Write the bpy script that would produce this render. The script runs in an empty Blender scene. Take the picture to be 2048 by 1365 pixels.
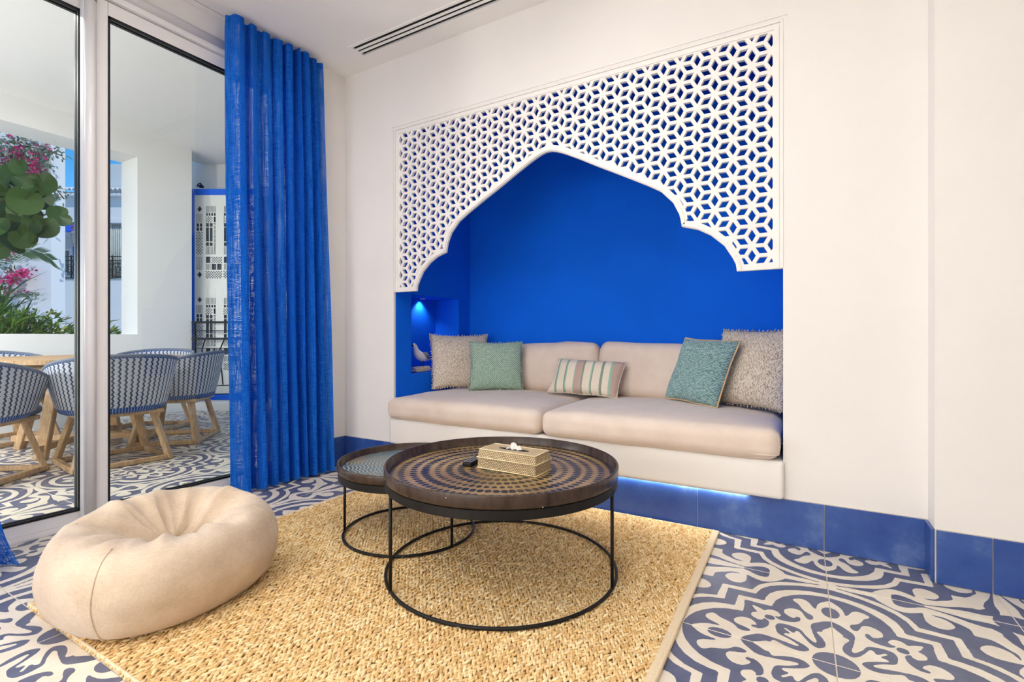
import bpy, bmesh, math, random
import numpy as np
from mathutils import Vector, Matrix, noise
R = math.radians
rng = random.Random(7)
scene = bpy.context.scene
COL = scene.collection

# ------------------------------------------------------------------ camera
FPX, TH = 990.0, math.atan(578.0 / 990.0)
cam_d = bpy.data.cameras.new('camera')
cam_d.sensor_width = 36.0
cam_d.lens = FPX / 2048.0 * 36.0
cam_d.shift_y = -7.5 / 2048.0
cam_d.clip_start = 0.05
cam_d.clip_end = 300
cam = bpy.data.objects.new('camera', cam_d)
cam.location = (0, 0, 1.0)
cam.rotation_euler = (R(90), 0, TH)
COL.objects.link(cam)
scene.camera = cam

# ------------------------------------------------------------------ colour management
vs = scene.view_settings
scene.display_settings.display_device = 'sRGB'
vs.view_transform = 'Standard'
vs.look = 'None'
vs.gamma = 1.0
vs.use_curve_mapping = False
vs.exposure = -0.12
scene.cycles.max_bounces = 10
scene.cycles.diffuse_bounces = 6
scene.cycles.transparent_max_bounces = 24
scene.cycles.sample_clamp_indirect = 6.0
scene.cycles.caustics_reflective = False
scene.cycles.caustics_refractive = False
scene.cycles.use_denoising = True

# ------------------------------------------------------------------ sky and sun
world = bpy.data.worlds.new('sky')
scene.world = world
world.use_nodes = True
wn = world.node_tree
bg = wn.nodes['Background']
sky = wn.nodes.new('ShaderNodeTexSky')
sky.sky_type = 'NISHITA'
sky.sun_disc = False
sky.sun_elevation = R(48)
sky.sun_rotation = R(100)
sky.air_density = 1.0
sky.dust_density = 0.25
sky.ozone_density = 3.0
sky.altitude = 0
hs_ = wn.nodes.new('ShaderNodeHueSaturation')
hs_.inputs['Saturation'].default_value = 1.45
wn.links.new(sky.outputs[0], hs_.inputs['Color'])
wn.links.new(hs_.outputs[0], bg.inputs[0])
bg.inputs[1].default_value = 0.19

sun_d = bpy.data.lights.new('sun', 'SUN')
sun_d.energy = 2.6
sun_d.angle = R(0.6)
sun_d.color = (1.0, 0.96, 0.9)
sun = bpy.data.objects.new('sun', sun_d)
sun.rotation_euler = Vector((-0.80, 0.10, -0.72)).to_track_quat('-Z', 'Y').to_euler()
sun.location = (6, -4, 12)
COL.objects.link(sun)

# room lamps: unseen ceiling panels added for even light (their bodies are built with the ceiling)
FILL_LAMP_W, FILL_LAMP_COL = 17.0, (1.0, 0.975, 0.945)
FILL_GLOBE_L = 33.0
FILL_LAMPS = [(-1.85, 0.55), (-0.75, 1.1), (-2.35, -0.7), (-0.9, -0.7)]
CEIL_Z = 3.07
TERRACE_FILL_W = 60.0
for k, (lx, ly) in enumerate(FILL_LAMPS):
    ld = bpy.data.lights.new('fill_panel_light', 'AREA')
    ld.shape = 'SQUARE'
    ld.size = 0.58
    ld.energy = FILL_LAMP_W
    ld.color = FILL_LAMP_COL
    lo = bpy.data.objects.new('fill_panel_light', ld)
    lo.location = (lx, ly, CEIL_Z - 0.034)
    COL.objects.link(lo)

# ------------------------------------------------------------------ helpers
def srgb(h):
    h = h.lstrip('#')
    v = [int(h[i:i + 2], 16) / 255 for i in (0, 2, 4)]
    return tuple(c / 12.92 if c <= .04045 else ((c + .055) / 1.055) ** 2.4 for c in v) + (1.0,)

def tag(o, label=None, cat=None, group=None, kind=None):
    if label: o['label'] = label
    if cat: o['category'] = cat
    if group: o['group'] = group
    if kind: o['kind'] = kind
    return o

def link(o, parent=None):
    COL.objects.link(o)
    if parent is not None: o.parent = parent
    return o

def empty(name, loc=(0, 0, 0), rz=0.0):
    o = bpy.data.objects.new(name, None)
    o.empty_display_size = .1
    o.location = loc
    o.rotation_euler = (0, 0, rz)
    return link(o)

def set_smooth(me, on=True):
    me.polygons.foreach_set('use_smooth', [on] * len(me.polygons))

def mesh(name, verts, faces, mat=None, parent=None, smooth=False):
    me = bpy.data.meshes.new(name)
    me.from_pydata([tuple(v) for v in verts], [], [tuple(f) for f in faces])
    me.update()
    if mat is not None:
        for m in (mat if isinstance(mat, (list, tuple)) else [mat]): me.materials.append(m)
    if smooth: set_smooth(me)
    o = bpy.data.objects.new(name, me)
    return link(o, parent)

def fix_normals(o):
    bm = bmesh.new(); bm.from_mesh(o.data)
    bmesh.ops.recalc_face_normals(bm, faces=bm.faces)
    bm.to_mesh(o.data); bm.free()
    return o

class MB:
    """collects shapes that together are ONE piece"""
    def __init__(s): s.v = []; s.f = []
    def add(s, v, f):
        n = len(s.v); s.v += [tuple(p) for p in v]; s.f += [tuple(i + n for i in q) for q in f]; return s
    def box(s, x0, x1, y0, y1, z0, z1):
        v = [(x, y, z) for z in (z0, z1) for y in (y0, y1) for x in (x0, x1)]
        return s.add(v, [(0, 2, 3, 1), (4, 5, 7, 6), (0, 1, 5, 4), (2, 6, 7, 3), (0, 4, 6, 2), (1, 3, 7, 5)])
    def obox(s, c, hx, hy, hz, M):
        v = [Vector(c) + M @ Vector((x * hx, y * hy, z * hz)) for z in (-1, 1) for y in (-1, 1) for x in (-1, 1)]
        return s.add(v, [(0, 2, 3, 1), (4, 5, 7, 6), (0, 1, 5, 4), (2, 6, 7, 3), (0, 4, 6, 2), (1, 3, 7, 5)])
    def bar(s, a, b, w, h=None, up=(0, 0, 1)):
        a = Vector(a); b = Vector(b); d = b - a; L = d.length; d.normalize()
        u = Vector(up)
        if abs(d.dot(u)) > .97: u = Vector((1, 0, 0))
        sx = d.cross(u).normalized(); uz = sx.cross(d)
        M = Matrix((sx, d, uz)).transposed()
        return s.obox((a + b) / 2, w / 2, L / 2, (h or w) / 2, M)
    def tube(s, path, rad, seg=8, closed=False, cap=True, flat=1.0):
        n = len(path); P = [Vector(p) for p in path]
        rad = rad if isinstance(rad, (list, tuple)) else [rad] * n
        base = len(s.v); ref = Vector((0.13, 0.31, 0.94)); prev = None
        for i in range(n):
            if closed: t = P[(i + 1) % n] - P[i - 1]
            else: t = P[min(i + 1, n - 1)] - P[max(i - 1, 0)]
            t.normalize()
            u = (prev if prev is not None else ref); u = u - t * u.dot(t)
            if u.length < 1e-4: u = t.orthogonal()
            u.normalize(); prev = u; w = t.cross(u)
            for k in range(seg):
                a = 2 * math.pi * k / seg
                s.v.append(tuple(P[i] + (u * math.cos(a) + w * math.sin(a) * flat) * rad[i]))
        m = n if closed else n - 1
        for i in range(m):
            for k in range(seg):
                a = base + i * seg + k; b = base + i * seg + (k + 1) % seg
                c = base + ((i + 1) % n) * seg + (k + 1) % seg; d = base + ((i + 1) % n) * seg + k
                s.f.append((a, b, c, d))
        if cap and not closed:
            s.f.append(tuple(base + k for k in range(seg))[::-1])
            s.f.append(tuple(base + (n - 1) * seg + k for k in range(seg)))
        return s
    def lathe(s, prof, seg=48, c=(0, 0, 0), cap=False):
        base = len(s.v); n = len(prof)
        for i in range(seg):
            a = 2 * math.pi * i / seg
            for r, z in prof: s.v.append((c[0] + r * math.cos(a), c[1] + r * math.sin(a), c[2] + z))
        for i in range(seg):
            j = (i + 1) % seg
            for k in range(n - 1):
                s.f.append((base + i * n + k, base + j * n + k, base + j * n + k + 1, base + i * n + k + 1))
        if cap:
            s.f.append(tuple(base + i * n for i in range(seg))[::-1]); s.f.append(tuple(base + i * n + n - 1 for i in range(seg)))
        return s
    def prism(s, poly, z0, z1, fn=None):
        n = len(poly); fn = fn or (lambda p, z: (p[0], p[1], z))
        v = [fn(p, z0) for p in poly] + [fn(p, z1) for p in poly]
        f = [tuple(range(n))[::-1], tuple(range(n, 2 * n))] + [(i, (i + 1) % n, n + (i + 1) % n, n + i) for i in range(n)]
        return s.add(v, f)
    def build(s, name, mat, parent=None, smooth=False, bevel=0, seg=2, fix=True):
        o = mesh(name, s.v, s.f, mat, parent, smooth)
        if fix or bevel:
            bm = bmesh.new(); bm.from_mesh(o.data)
            if fix: bmesh.ops.recalc_face_normals(bm, faces=bm.faces)
            if bevel: bmesh.ops.bevel(bm, geom=bm.edges[:], offset=bevel, segments=seg, affect='EDGES', profile=.6, clamp_overlap=True)
            bm.to_mesh(o.data); bm.free()
            if bevel and smooth: set_smooth(o.data)
        return o

def box(name, x0, x1, y0, y1, z0, z1, mat, parent=None, bevel=0, seg=2, smooth=False):
    return MB().box(x0, x1, y0, y1, z0, z1).build(name, mat, parent, smooth=smooth, bevel=bevel, seg=seg)

def struct(o):
    o['kind'] = 'structure'; return o

def copy_tree(o, parent=None):
    c = o.copy(); COL.objects.link(c); c.parent = parent
    for ch in [x for x in bpy.data.objects if x.parent == o]: copy_tree(ch, c)
    return c

def curve_fill(name, outer, holes, half, mat, parent, to3d, bev=0.0):
    """flat plate with holes, given thickness 2*half; to3d maps (u, v, w) to space"""
    cu = bpy.data.curves.new(name, 'CURVE'); cu.dimensions = '2D'; cu.fill_mode = 'BOTH'
    cu.extrude = half - bev; cu.bevel_depth = bev; cu.bevel_resolution = 0
    for poly in [outer] + holes:
        sp = cu.splines.new('POLY'); sp.points.add(len(poly) - 1); sp.use_cyclic_u = True
        for p, q in zip(sp.points, poly): p.co = (q[0], q[1], 0, 1)
    t = bpy.data.objects.new(name + '_tmp', cu); COL.objects.link(t)
    bpy.context.view_layer.update()
    me = bpy.data.meshes.new_from_object(t.evaluated_get(bpy.context.evaluated_depsgraph_get()))
    bpy.data.objects.remove(t); bpy.data.curves.remove(cu)
    for v in me.vertices: v.co = to3d(v.co)
    me.materials.clear(); me.materials.append(mat); me.name = name
    set_smooth(me, False)
    return link(bpy.data.objects.new(name, me), parent)

# ------------------------------------------------------------------ materials
class NT:
    def __init__(s, name):
        s.m = bpy.data.materials.new(name); s.m.use_nodes = True; s.t = s.m.node_tree
        s.b = s.t.nodes['Principled BSDF']; s.out = s.t.nodes['Material Output']
    def n(s, t, **kw):
        x = s.t.nodes.new(t)
        for k, v in kw.items(): setattr(x, k, v)
        return x
    def l(s, a, b): s.t.links.new(a, b)
    def coord(s, which='Object', scale=None):
        c = s.n('ShaderNodeTexCoord').outputs[which]
        if scale is None: return c
        mp = s.n('ShaderNodeMapping'); mp.inputs['Scale'].default_value = scale; s.l(c, mp.inputs[0]); return mp.outputs[0]
    def noise(s, vec, scale, detail=3, rough=.55):
        x = s.n('ShaderNodeTexNoise'); x.inputs['Scale'].default_value = scale; x.inputs['Detail'].default_value = detail
        x.inputs['Roughness'].default_value = rough; s.l(vec, x.inputs['Vector']); return x.outputs[0]
    def math(s, op, a, b=None, c=None):
        x = s.n('ShaderNodeMath', operation=op)
        for i, v in enumerate((a, b, c)):
            if v is None: continue
            if isinstance(v, (int, float)): x.inputs[i].default_value = v
            else: s.l(v, x.inputs[i])
        return x.outputs[0]
    def ramp(s, fac, stops):
        x = s.n('ShaderNodeValToRGB'); e = x.color_ramp.elements
        e[0].position, e[0].color = stops[0]
        e[1].position, e[1].color = stops[-1]
        for p, c in stops[1:-1]: q = e.new(p); q.color = c
        s.l(fac, x.inputs[0]); return x.outputs[0]
    def mix(s, fac, a, b):
        x = s.n('ShaderNodeMix', data_type='RGBA')
        if isinstance(fac, (int, float)): x.inputs[0].default_value = fac
        else: s.l(fac, x.inputs[0])
        for i, v in ((6, a), (7, b)):
            if isinstance(v, tuple): x.inputs[i].default_value = v
            else: s.l(v, x.inputs[i])
        return x.outputs[2]
    def bump(s, h, strength, dist=.01):
        x = s.n('ShaderNodeBump'); x.inputs['Strength'].default_value = strength; x.inputs['Distance'].default_value = dist
        s.l(h, x.inputs['Height']); s.l(x.outputs[0], s.b.inputs['Normal']); return x
    def base(s, c):
        if isinstance(c, tuple): s.b.inputs['Base Color'].default_value = c
        else: s.l(c, s.b.inputs['Base Color'])
        return s
    def set(s, rough=.6, metal=0.0, spec=.4, sheen=0.0):
        s.b.inputs['Roughness'].default_value = rough; s.b.inputs['Metallic'].default_value = metal
        s.b.inputs['Specular IOR Level'].default_value = spec; s.b.inputs['Sheen Weight'].default_value = sheen
        return s

def plain(name, c, rough=.6, var=.06, scale=8., bump=0., metal=0., spec=.4, sheen=0.):
    t = NT(name).set(rough, metal, spec, sheen)
    c = c if isinstance(c, tuple) else srgb(c)
    v = t.coord()
    lo = tuple(x * (1 - var) for x in c[:3]) + (1,); hi = tuple(min(1, x * (1 + var)) for x in c[:3]) + (1,)
    n = t.noise(v, scale, 4)
    t.base(t.ramp(n, [(.3, lo), (.7, hi)]))
    if bump: t.bump(t.noise(v, scale * 6, 4), bump)
    return t.m

M = {}
M['plaster'] = plain('plaster', (.83, .805, .775, 1), .75, .015, 2.5, .03)
M['ceiling'] = plain('ceiling_paint', (.91, .89, .86, 1), .8, .015, 2)
M['bench'] = plain('bench_plaster', (.85, .825, .785, 1), .7, .015, 2.5, .03)
M['screen'] = plain('screen_paint', (.86, .835, .80, 1), .55, .02, 5)
M['blue'] = plain('blue_paint', (.0015, .13, .74, 1), .75, .06, 1.6, .03, spec=.12)
M['terrace'] = plain('terrace_paint', (.82, .82, .81, 1), .8, .015, 2)
M['alu'] = plain('white_aluminium', (.82, .80, .78, 1), .28, .01, 3, spec=.5)
M['gasket'] = plain('black_gasket', (.006, .006, .008, 1), .35, .1, 30)
M['black'] = plain('black_metal', (.008, .0075, .007, 1), .5, .2, 30, spec=.25)
M['dark'] = plain('dark_slot', (.004, .004, .004, 1), .8, .1, 30)
M['grout'] = plain('grout', '#cfc6b6', .85, .06, 40, .1)
M['jamb'] = plain('white_track', (.75, .73, .70, 1), .3, .01, 3)
M['grey'] = plain('grey_plastic', '#8a8c90', .5, .05, 20)
M['white'] = plain('white_plain', '#efece6', .6, .02, 20)
M['frameblue'] = plain('frame_blue_paint', (.004, .12, .78, 1), .45, .03, 4)

def glass_mat():
    t = NT('window_glass')
    tr = t.n('ShaderNodeBsdfTransparent'); tr.inputs[0].default_value = (.95, .97, .965, 1)
    gl = t.n('ShaderNodeBsdfGlossy'); gl.inputs['Roughness'].default_value = .0; gl.inputs['Color'].default_value = (.9, .95, 1, 1)
    fr = t.n('ShaderNodeFresnel'); fr.inputs[0].default_value = 1.32
    mx = t.n('ShaderNodeMixShader'); t.l(fr.outputs[0], mx.inputs[0]); t.l(tr.outputs[0], mx.inputs[1]); t.l(gl.outputs[0], mx.inputs[2])
    t.l(mx.outputs[0], t.out.inputs[0]); return t.m
M['glass'] = glass_mat()

def tile_mats():
    a = NT('tile_cream').set(.33, spec=.45); v = a.coord('Generated', (1, 1, 1)); ob = a.n('ShaderNodeObjectInfo').outputs['Random']
    n = a.noise(v, 7, 5); a.base(a.mix(a.math('MULTIPLY', ob, .35), a.ramp(n, [(.3, srgb('#e2d8c6')), (.7, srgb('#eee6d6'))]), srgb('#e0d3bc')))
    b = NT('tile_slate_blue').set(.33, spec=.45); v = b.coord('Generated', (1, 1, 1)); ob = b.n('ShaderNodeObjectInfo').outputs['Random']
    n = b.noise(v, 9, 6, .7); c = b.ramp(n, [(.25, srgb('#535870')), (.75, srgb('#6c7289'))])
    b.base(b.mix(b.math('MULTIPLY', ob, .4), c, srgb('#5d6079')))
    return a.m, b.m
M['tile_c'], M['tile_b'] = tile_mats()

def skirt_mat():
    t = NT('skirting_glaze').set(.3, spec=.5); v = t.coord()
    ob = t.n('ShaderNodeObjectInfo').outputs['Random']
    vv = t.n('ShaderNodeVectorMath', operation='ADD'); t.l(v, vv.inputs[0]); t.l(ob, vv.inputs[1])
    n = t.noise(vv.outputs[0], 5, 8, .65); c = t.ramp(n, [(.25, srgb('#1d3d86')), (.55, srgb('#365699')), (.8, srgb('#6a82b4'))])
    t.base(c); return t.m
M['skirt'] = skirt_mat()

def cloth(name, c1, c2, scale=900., rough=.9, bump=.25, sheen=.25, mott=6):
    t = NT(name).set(rough, spec=.15, sheen=sheen); v = t.coord()
    n1 = t.noise(v, mott, 5); n2 = t.noise(t.coord('Object', (1, 1, 6)), scale * .2, 2); n3 = t.noise(t.coord('Object', (6, 6, 1)), scale * .2, 2)
    w = t.math('MULTIPLY', t.math('ADD', n2, n3), .5)
    f = t.math('ADD', t.math('MULTIPLY', n1, .6), t.math('MULTIPLY', w, .4))
    t.base(t.ramp(f, [(.36, srgb(c1)), (.64, srgb(c2))])); t.bump(w, bump, .004); return t.m
M['sofa'] = cloth('sofa_linen', '#d6c5b6', '#e3d4c6', 500, bump=.12)
M['pouf'] = cloth('pouf_canvas', '#bfaa92', '#dccbb5', 260, bump=.6, mott=7)

def woven(name, cols, freq=150., slub=.5, bump=.6, wgt=.22, nsc=60):
    """basket weave from crossed yarn waves plus slubs"""
    t = NT(name).set(.95, spec=.1, sheen=.2); v = t.coord()
    sep = t.n('ShaderNodeSeparateXYZ'); t.l(v, sep.inputs[0]); x, y, z = sep.outputs
    wob = t.math('MULTIPLY', t.math('SUBTRACT', t.noise(v, 30, 2), .5), 2.2)
    a = t.math('SINE', t.math('ADD', t.math('MULTIPLY', x, freq), wob)); b = t.math('SINE', t.math('ADD', t.math('MULTIPLY', z, freq), wob))
    w = t.math('MULTIPLY', a, b)
    n = t.noise(t.coord('Object', (1, 1, 4) if wgt > .1 else (2.2, 1, 1)), nsc, 5, .7)
    f = t.math('ADD', t.math('MULTIPLY', w, wgt), t.math('ADD', t.math('MULTIPLY', n, slub * 1.4), .5 - slub * .7))
    t.base(t.ramp(f, [(.3, srgb(cols[0])), (.5, srgb(cols[1])), (.7, srgb(cols[2]))])); t.bump(f, bump, .006); return t.m
M['green_l'] = woven('sage_weave', ('#4f7768', '#93b5a4', '#d8e2cc'), 420, .5, .9)
M['green_r'] = woven('teal_weave', ('#44696d', '#7ca19f', '#b6cdc7'), 420, 1.0, .8, .12, 55)
M['boucle'] = woven('ecru_boucle', ('#a08a74', '#dccfbb', '#f0e8d9'), 260, .95, .9, .05, 75)
M['boucle2'] = woven('oatmeal_boucle', ('#8b7763', '#d6c8b4', '#efe6d8'), 380, .95, .9, .07, 70)

def stripe_mat():
    t = NT('striped_weave').set(.95, spec=.1, sheen=.2)
    sep = t.n('ShaderNodeSeparateXYZ'); t.l(t.coord(), sep.inputs[0])
    f = t.math('ADD', t.math('MULTIPLY', sep.outputs[0], 1 / .52), .5)
    f = t.math('ADD', f, t.math('MULTIPLY', t.math('SUBTRACT', t.noise(t.coord(), 90, 3), .5), .012))
    cr, gr, ol, mv = srgb('#e9dfcc'), srgb('#8fc3ae'), srgb('#7f9482'), srgb('#bba297')
    st = []; seq = [(0, cr), (.085, ol), (.105, gr), (.12, cr), (.22, ol), (.24, gr), (.255, cr), (.36, gr), (.375, mv), (.475, ol), (.50, cr), (.60, gr), (.615, ol), (.63, cr), (.735, ol), (.77, cr), (.855, gr), (.885, mv), (1., mv)]
    r = t.n('ShaderNodeValToRGB'); r.color_ramp.interpolation = 'CONSTANT'; e = r.color_ramp.elements
    e[0].position, e[0].color = seq[0]; e[1].position, e[1].color = seq[1]
    for p, c in seq[2:-1]: q = e.new(p); q.color = c
    t.l(f, r.inputs[0]); n = t.noise(t.coord('Object', (4, 1, 1)), 120, 4, .7)
    t.base(t.mix(t.math('MULTIPLY', n, .25), r.outputs[0], srgb('#cbbca6'))); t.bump(n, .5, .004); return t.m
M['stripe'] = stripe_mat()

def curtain_mat():
    t = NT('blue_linen')
    v1 = t.noise(t.coord('Object', (25, 25, 260)), 1.0, 3, .6); v2 = t.noise(t.coord('Object', (110, 110, 6)), 1.0, 4, .65)
    w = t.math('MULTIPLY', t.math('ADD', v1, v2), .5); mask = t.ramp(t.noise(t.coord('Object', (9, 13, .35)), 1.0, 2), [(.50, (0, 0, 0, 1)), (.64, (1, 1, 1, 1))])
    c = t.ramp(w, [(.38, srgb('#0c58bc')), (.62, srgb('#2a7be2'))])
    df = t.n('ShaderNodeBsdfDiffuse'); t.l(c, df.inputs[0])
    tl = t.n('ShaderNodeBsdfTranslucent'); t.l(t.ramp(w, [(.38, srgb('#1461c6')), (.62, srgb('#4a94f0'))]), tl.inputs[0])
    tp = t.n('ShaderNodeBsdfTransparent'); tp.inputs[0].default_value = (.85, .92, 1, 1)
    m1 = t.n('ShaderNodeMixShader'); m1.inputs[0].default_value = .42; t.l(df.outputs[0], m1.inputs[1]); t.l(tl.outputs[0], m1.inputs[2])
    hole = t.math('MULTIPLY', t.ramp(w, [(.47, (0, 0, 0, 1)), (.60, (.62, .62, .62, 1))]), t.math('ADD', t.math('MULTIPLY', mask, .9), .06))
    m2 = t.n('ShaderNodeMixShader'); t.l(hole, m2.inputs[0]); t.l(m1.outputs[0], m2.inputs[1]); t.l(tp.outputs[0], m2.inputs[2])
    bp = t.n('ShaderNodeBump'); bp.inputs['Strength'].default_value = .35; bp.inputs['Distance'].default_value = .003; t.l(w, bp.inputs['Height'])
    t.l(bp.outputs[0], df.inputs['Normal']); t.l(m2.outputs[0], t.out.inputs[0]); return t.m
M['curtain'] = curtain_mat()

def jute_mat():
    t = NT('jute_fibre').set(.9, spec=.12)
    g = t.n('ShaderNodeNewGeometry').outputs['Random Per Island']
    n = t.noise(t.coord(), 2.2, 3); n2 = t.noise(t.coord(), 260, 3)
    f = t.math('ADD', t.math('ADD', t.math('MULTIPLY', g, .5), t.math('MULTIPLY', n, .3)), t.math('MULTIPLY', n2, .2))
    t.base(t.ramp(f, [(.2, srgb('#c9a268')), (.5, srgb('#e8c68e')), (.8, srgb('#f6e2b5'))])); t.bump(n2, .4, .002); return t.m
M['jute'] = jute_mat()
M['jute_back'] = plain('jute_backing', '#94774e', .95, .2, 60)
M['binding'] = plain('rug_binding', '#e3cfae', .9, .08, 120, .2)

def wood(name, c1, c2, sc=(1, 1, 8), rough=.55):
    t = NT(name).set(rough, spec=.3); v = t.coord('Object', sc)
    n = t.noise(v, 9, 6, .65); t.base(t.ramp(n, [(.3, srgb(c1)), (.7, srgb(c2))])); t.bump(n, .12, .004); return t.m
M['teak'] = wood('weathered_teak', '#a9865f', '#d0b088', (6, 6, 1.2))
M['trayrim'] = wood('bronzed_tray_rim', '#2c221d', '#4a3b31', (3, 3, 1), .27)

def tray_mat(small=False):
    t = NT('small_tray_print' if small else 'large_tray_print').set(.32, spec=.5)
    sep = t.n('ShaderNodeSeparateXYZ'); t.l(t.coord(), sep.inputs[0]); x, y, z = sep.outputs
    r = t.math('SQRT', t.math('ADD', t.math('MULTIPLY', x, x), t.math('MULTIPLY', y, y)))
    th = t.math('ARCTAN2', y, x); nz = t.noise(t.coord(), 14, 4); big = t.noise(t.coord(), 3, 3)
    if small:
        rr = t.math('ADD', t.math('MULTIPLY', r, 330), t.math('MULTIPLY', t.math('SINE', t.math('MULTIPLY', th, 24)), 1.6))
        w = t.math('SINE', t.math('ADD', rr, t.math('MULTIPLY', nz, 6)))
        c = t.ramp(w, [(.3, srgb('#2f4750')), (.75, srgb('#9fb0ae'))])
        t.base(t.mix(t.ramp(big, [(.45, (0, 0, 0, 1)), (.65, (1, 1, 1, 1))]), c, srgb('#8d7a5c')))
    else:
        P = .050
        q = t.math('DIVIDE', r, P); i = t.math('FLOOR', q); fr = t.math('SUBTRACT', t.math('FRACT', q), .5)
        cnt = t.math('ROUND', t.math('MULTIPLY', t.math('ADD', i, .5), 10.5))
        u = t.math('FRACT', t.math('ADD', t.math('MULTIPLY', t.math('DIVIDE', th, 2 * math.pi), cnt), t.math('MULTIPLY', i, .37)))
        u = t.math('SUBTRACT', u, .5)
        sz = t.math('ADD', .17, t.math('MULTIPLY', t.math('SINE', t.math('MULTIPLY', i, 2.3)), .06))
        d = t.math('ADD', t.math('MULTIPLY', u, u), t.math('MULTIPLY', t.math('MULTIPLY', fr, fr), 1.5))
        d = t.math('ADD', t.math('SQRT', d), t.math('MULTIPLY', t.math('SUBTRACT', nz, .5), .3))
        m = t.math('SUBTRACT', d, t.math('ADD', sz, .23))
        f = t.math('ADD', t.math('MULTIPLY', m, 9), .5)
        goldc = t.ramp(big, [(.3, srgb('#745a3b')), (.5, srgb('#967a4e')), (.7, srgb('#ac9262'))])
        spot = t.ramp(nz, [(.3, srgb('#14181b')), (.7, srgb('#2b3134'))])
        x = t.n('ShaderNodeMix', data_type='RGBA'); x.clamp_factor = True
        t.l(f, x.inputs[0]); t.l(spot, x.inputs[6]); t.l(goldc, x.inputs[7])
        t.base(x.outputs[2])
    return t.m
M['tray_big'] = tray_mat(); M['tray_small'] = tray_mat(True)

def rattan_mat():
    t = NT('rattan_weave').set(.6, spec=.25)
    sep = t.n('ShaderNodeSeparateXYZ'); t.l(t.coord(), sep.inputs[0]); x, y, z = sep.outputs
    h = t.math('ADD', x, y); F = 2 * math.pi / .0085
    row = t.math('FLOOR', t.math('DIVIDE', z, .0065))
    a = t.math('SINE', t.math('ADD', t.math('MULTIPLY', h, F), t.math('MULTIPLY', row, math.pi)))
    b = t.math('ABSOLUTE', t.math('SINE', t.math('MULTIPLY', z, math.pi / .0065)))
    w = t.math('MULTIPLY', t.math('ADD', t.math('MULTIPLY', a, .5), .5), b)
    t.base(t.ramp(w, [(.02, srgb('#6b4d2b')), (.25, srgb('#cbb084')), (.8, srgb('#f0e2c2'))])); t.bump(w, .8, .004); return t.m
M['rattan'] = rattan_mat()
M['rattan_rim'] = plain('rattan_rim', '#e6d3a8', .55, .1, 60, .2)

def chair_weave():
    t = NT('rope_weave').set(.8, spec=.15)
    uv = t.coord('UV'); sep = t.n('ShaderNodeSeparateXYZ'); t.l(uv, sep.inputs[0]); u, v, _ = sep.outputs
    zig = t.math('PINGPONG', t.math('MULTIPLY', v, 13.0), .5)
    s = t.math('FRACT', t.math('ADD', t.math('MULTIPLY', u, 44.0), t.math('MULTIPLY', t.math('SUBTRACT', zig, .25), .6)))
    line = t.math('ABSOLUTE', t.math('SUBTRACT', s, .5))
    s2 = t.math('ABSOLUTE', t.math('SUBTRACT', t.math('FRACT', t.math('MULTIPLY', v, 26.0)), .5))
    c = t.ramp(line, [(.09, srgb('#343c52')), (.15, srgb('#6a7288')), (.22, srgb('#c4c7cd'))])
    c = t.mix(t.ramp(s2, [(.36, (0, 0, 0, 1)), (.46, (.45, .45, .45, 1))]), c, srgb('#6c7488'))
    rim = t.math('MAXIMUM', t.math('LESS_THAN', v, .10), t.math('GREATER_THAN', v, .955))
    dots = t.ramp(t.math('SINE', t.math('MULTIPLY', u, 500.0)), [(.7, srgb('#3b5488')), (.95, srgb('#9fb0cf'))])
    t.base(t.mix(rim, c, dots)); t.bump(line, .6, .006); return t.m
M['rope'] = chair_weave()
M['seatpad'] = plain('grey_seat_pad', '#6d7686', .9, .08, 60, .2)

def leaf_mat(name, c1, c2, trans=.35):
    t = NT(name); g = t.n('ShaderNodeNewGeometry').outputs['Random Per Island']
    c = t.ramp(g, [(.1, srgb(c1)), (.9, srgb(c2))])
    t.base(c).set(.45, spec=.35)
    tl = t.n('ShaderNodeBsdfTranslucent'); t.l(c, tl.inputs[0]); mx = t.n('ShaderNodeMixShader'); mx.inputs[0].default_value = trans
    t.l(t.b.outputs[0], mx.inputs[1]); t.l(tl.outputs[0], mx.inputs[2]); t.l(mx.outputs[0], t.out.inputs[0]); return t.m
M['leaf_big'] = leaf_mat('round_leaf', '#233a18', '#4a6b2c', .25)
M['leaf_dark'] = leaf_mat('dark_leaf', '#2f5a2a', '#5f8f3c')
M['leaf_mid'] = leaf_mat('mid_leaf', '#4f7d2c', '#93b34a')
M['leaf_lime'] = leaf_mat('lime_leaf', '#7f9a35', '#c9cf74')
M['leaf_vine'] = leaf_mat('vine_leaf', '#4e6650', '#8fa088')
M['bract'] = leaf_mat('magenta_bract', '#c01565', '#ef4f98')
M['stem'] = plain('brown_stem', '#5d4430', .8, .2, 40)
M['palm'] = leaf_mat('palm_leaflet', '#3f5c3a', '#77905f')
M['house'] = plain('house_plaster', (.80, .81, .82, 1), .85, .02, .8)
M['house_grey'] = plain('house_grey_plaster', (.60, .62, .63, 1), .85, .03, .8)  # greyer plaster than the house walls
M['house_glass'] = plain('dim_glass', '#5b6468', .15, .1, 3)
M['drape'] = plain('pale_drape', '#b9bfbb', .9, .1, 3)
M['panel_white'] = plain('panel_white_paint', '#e3e6e2', .6, .02, 4)
M['panel_dark'] = plain('panel_void_shade', '#5a6266', .8, .1, 5)

# ================================================================== THE SETTING
YW, YR, XL, XR, YB = 2.74, 2.615, -3.143, 2.75, -2.6      # back wall, its forward part, left wall, right wall, rear wall
NX0, NX1, NYB = -2.62, -0.075, 3.72                        # niche opening and depth
XC = (NX0 + NX1) / 2 + 0.003
SC_T, SC_B = 2.55, 1.337                                   # screen top and foot

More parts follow.
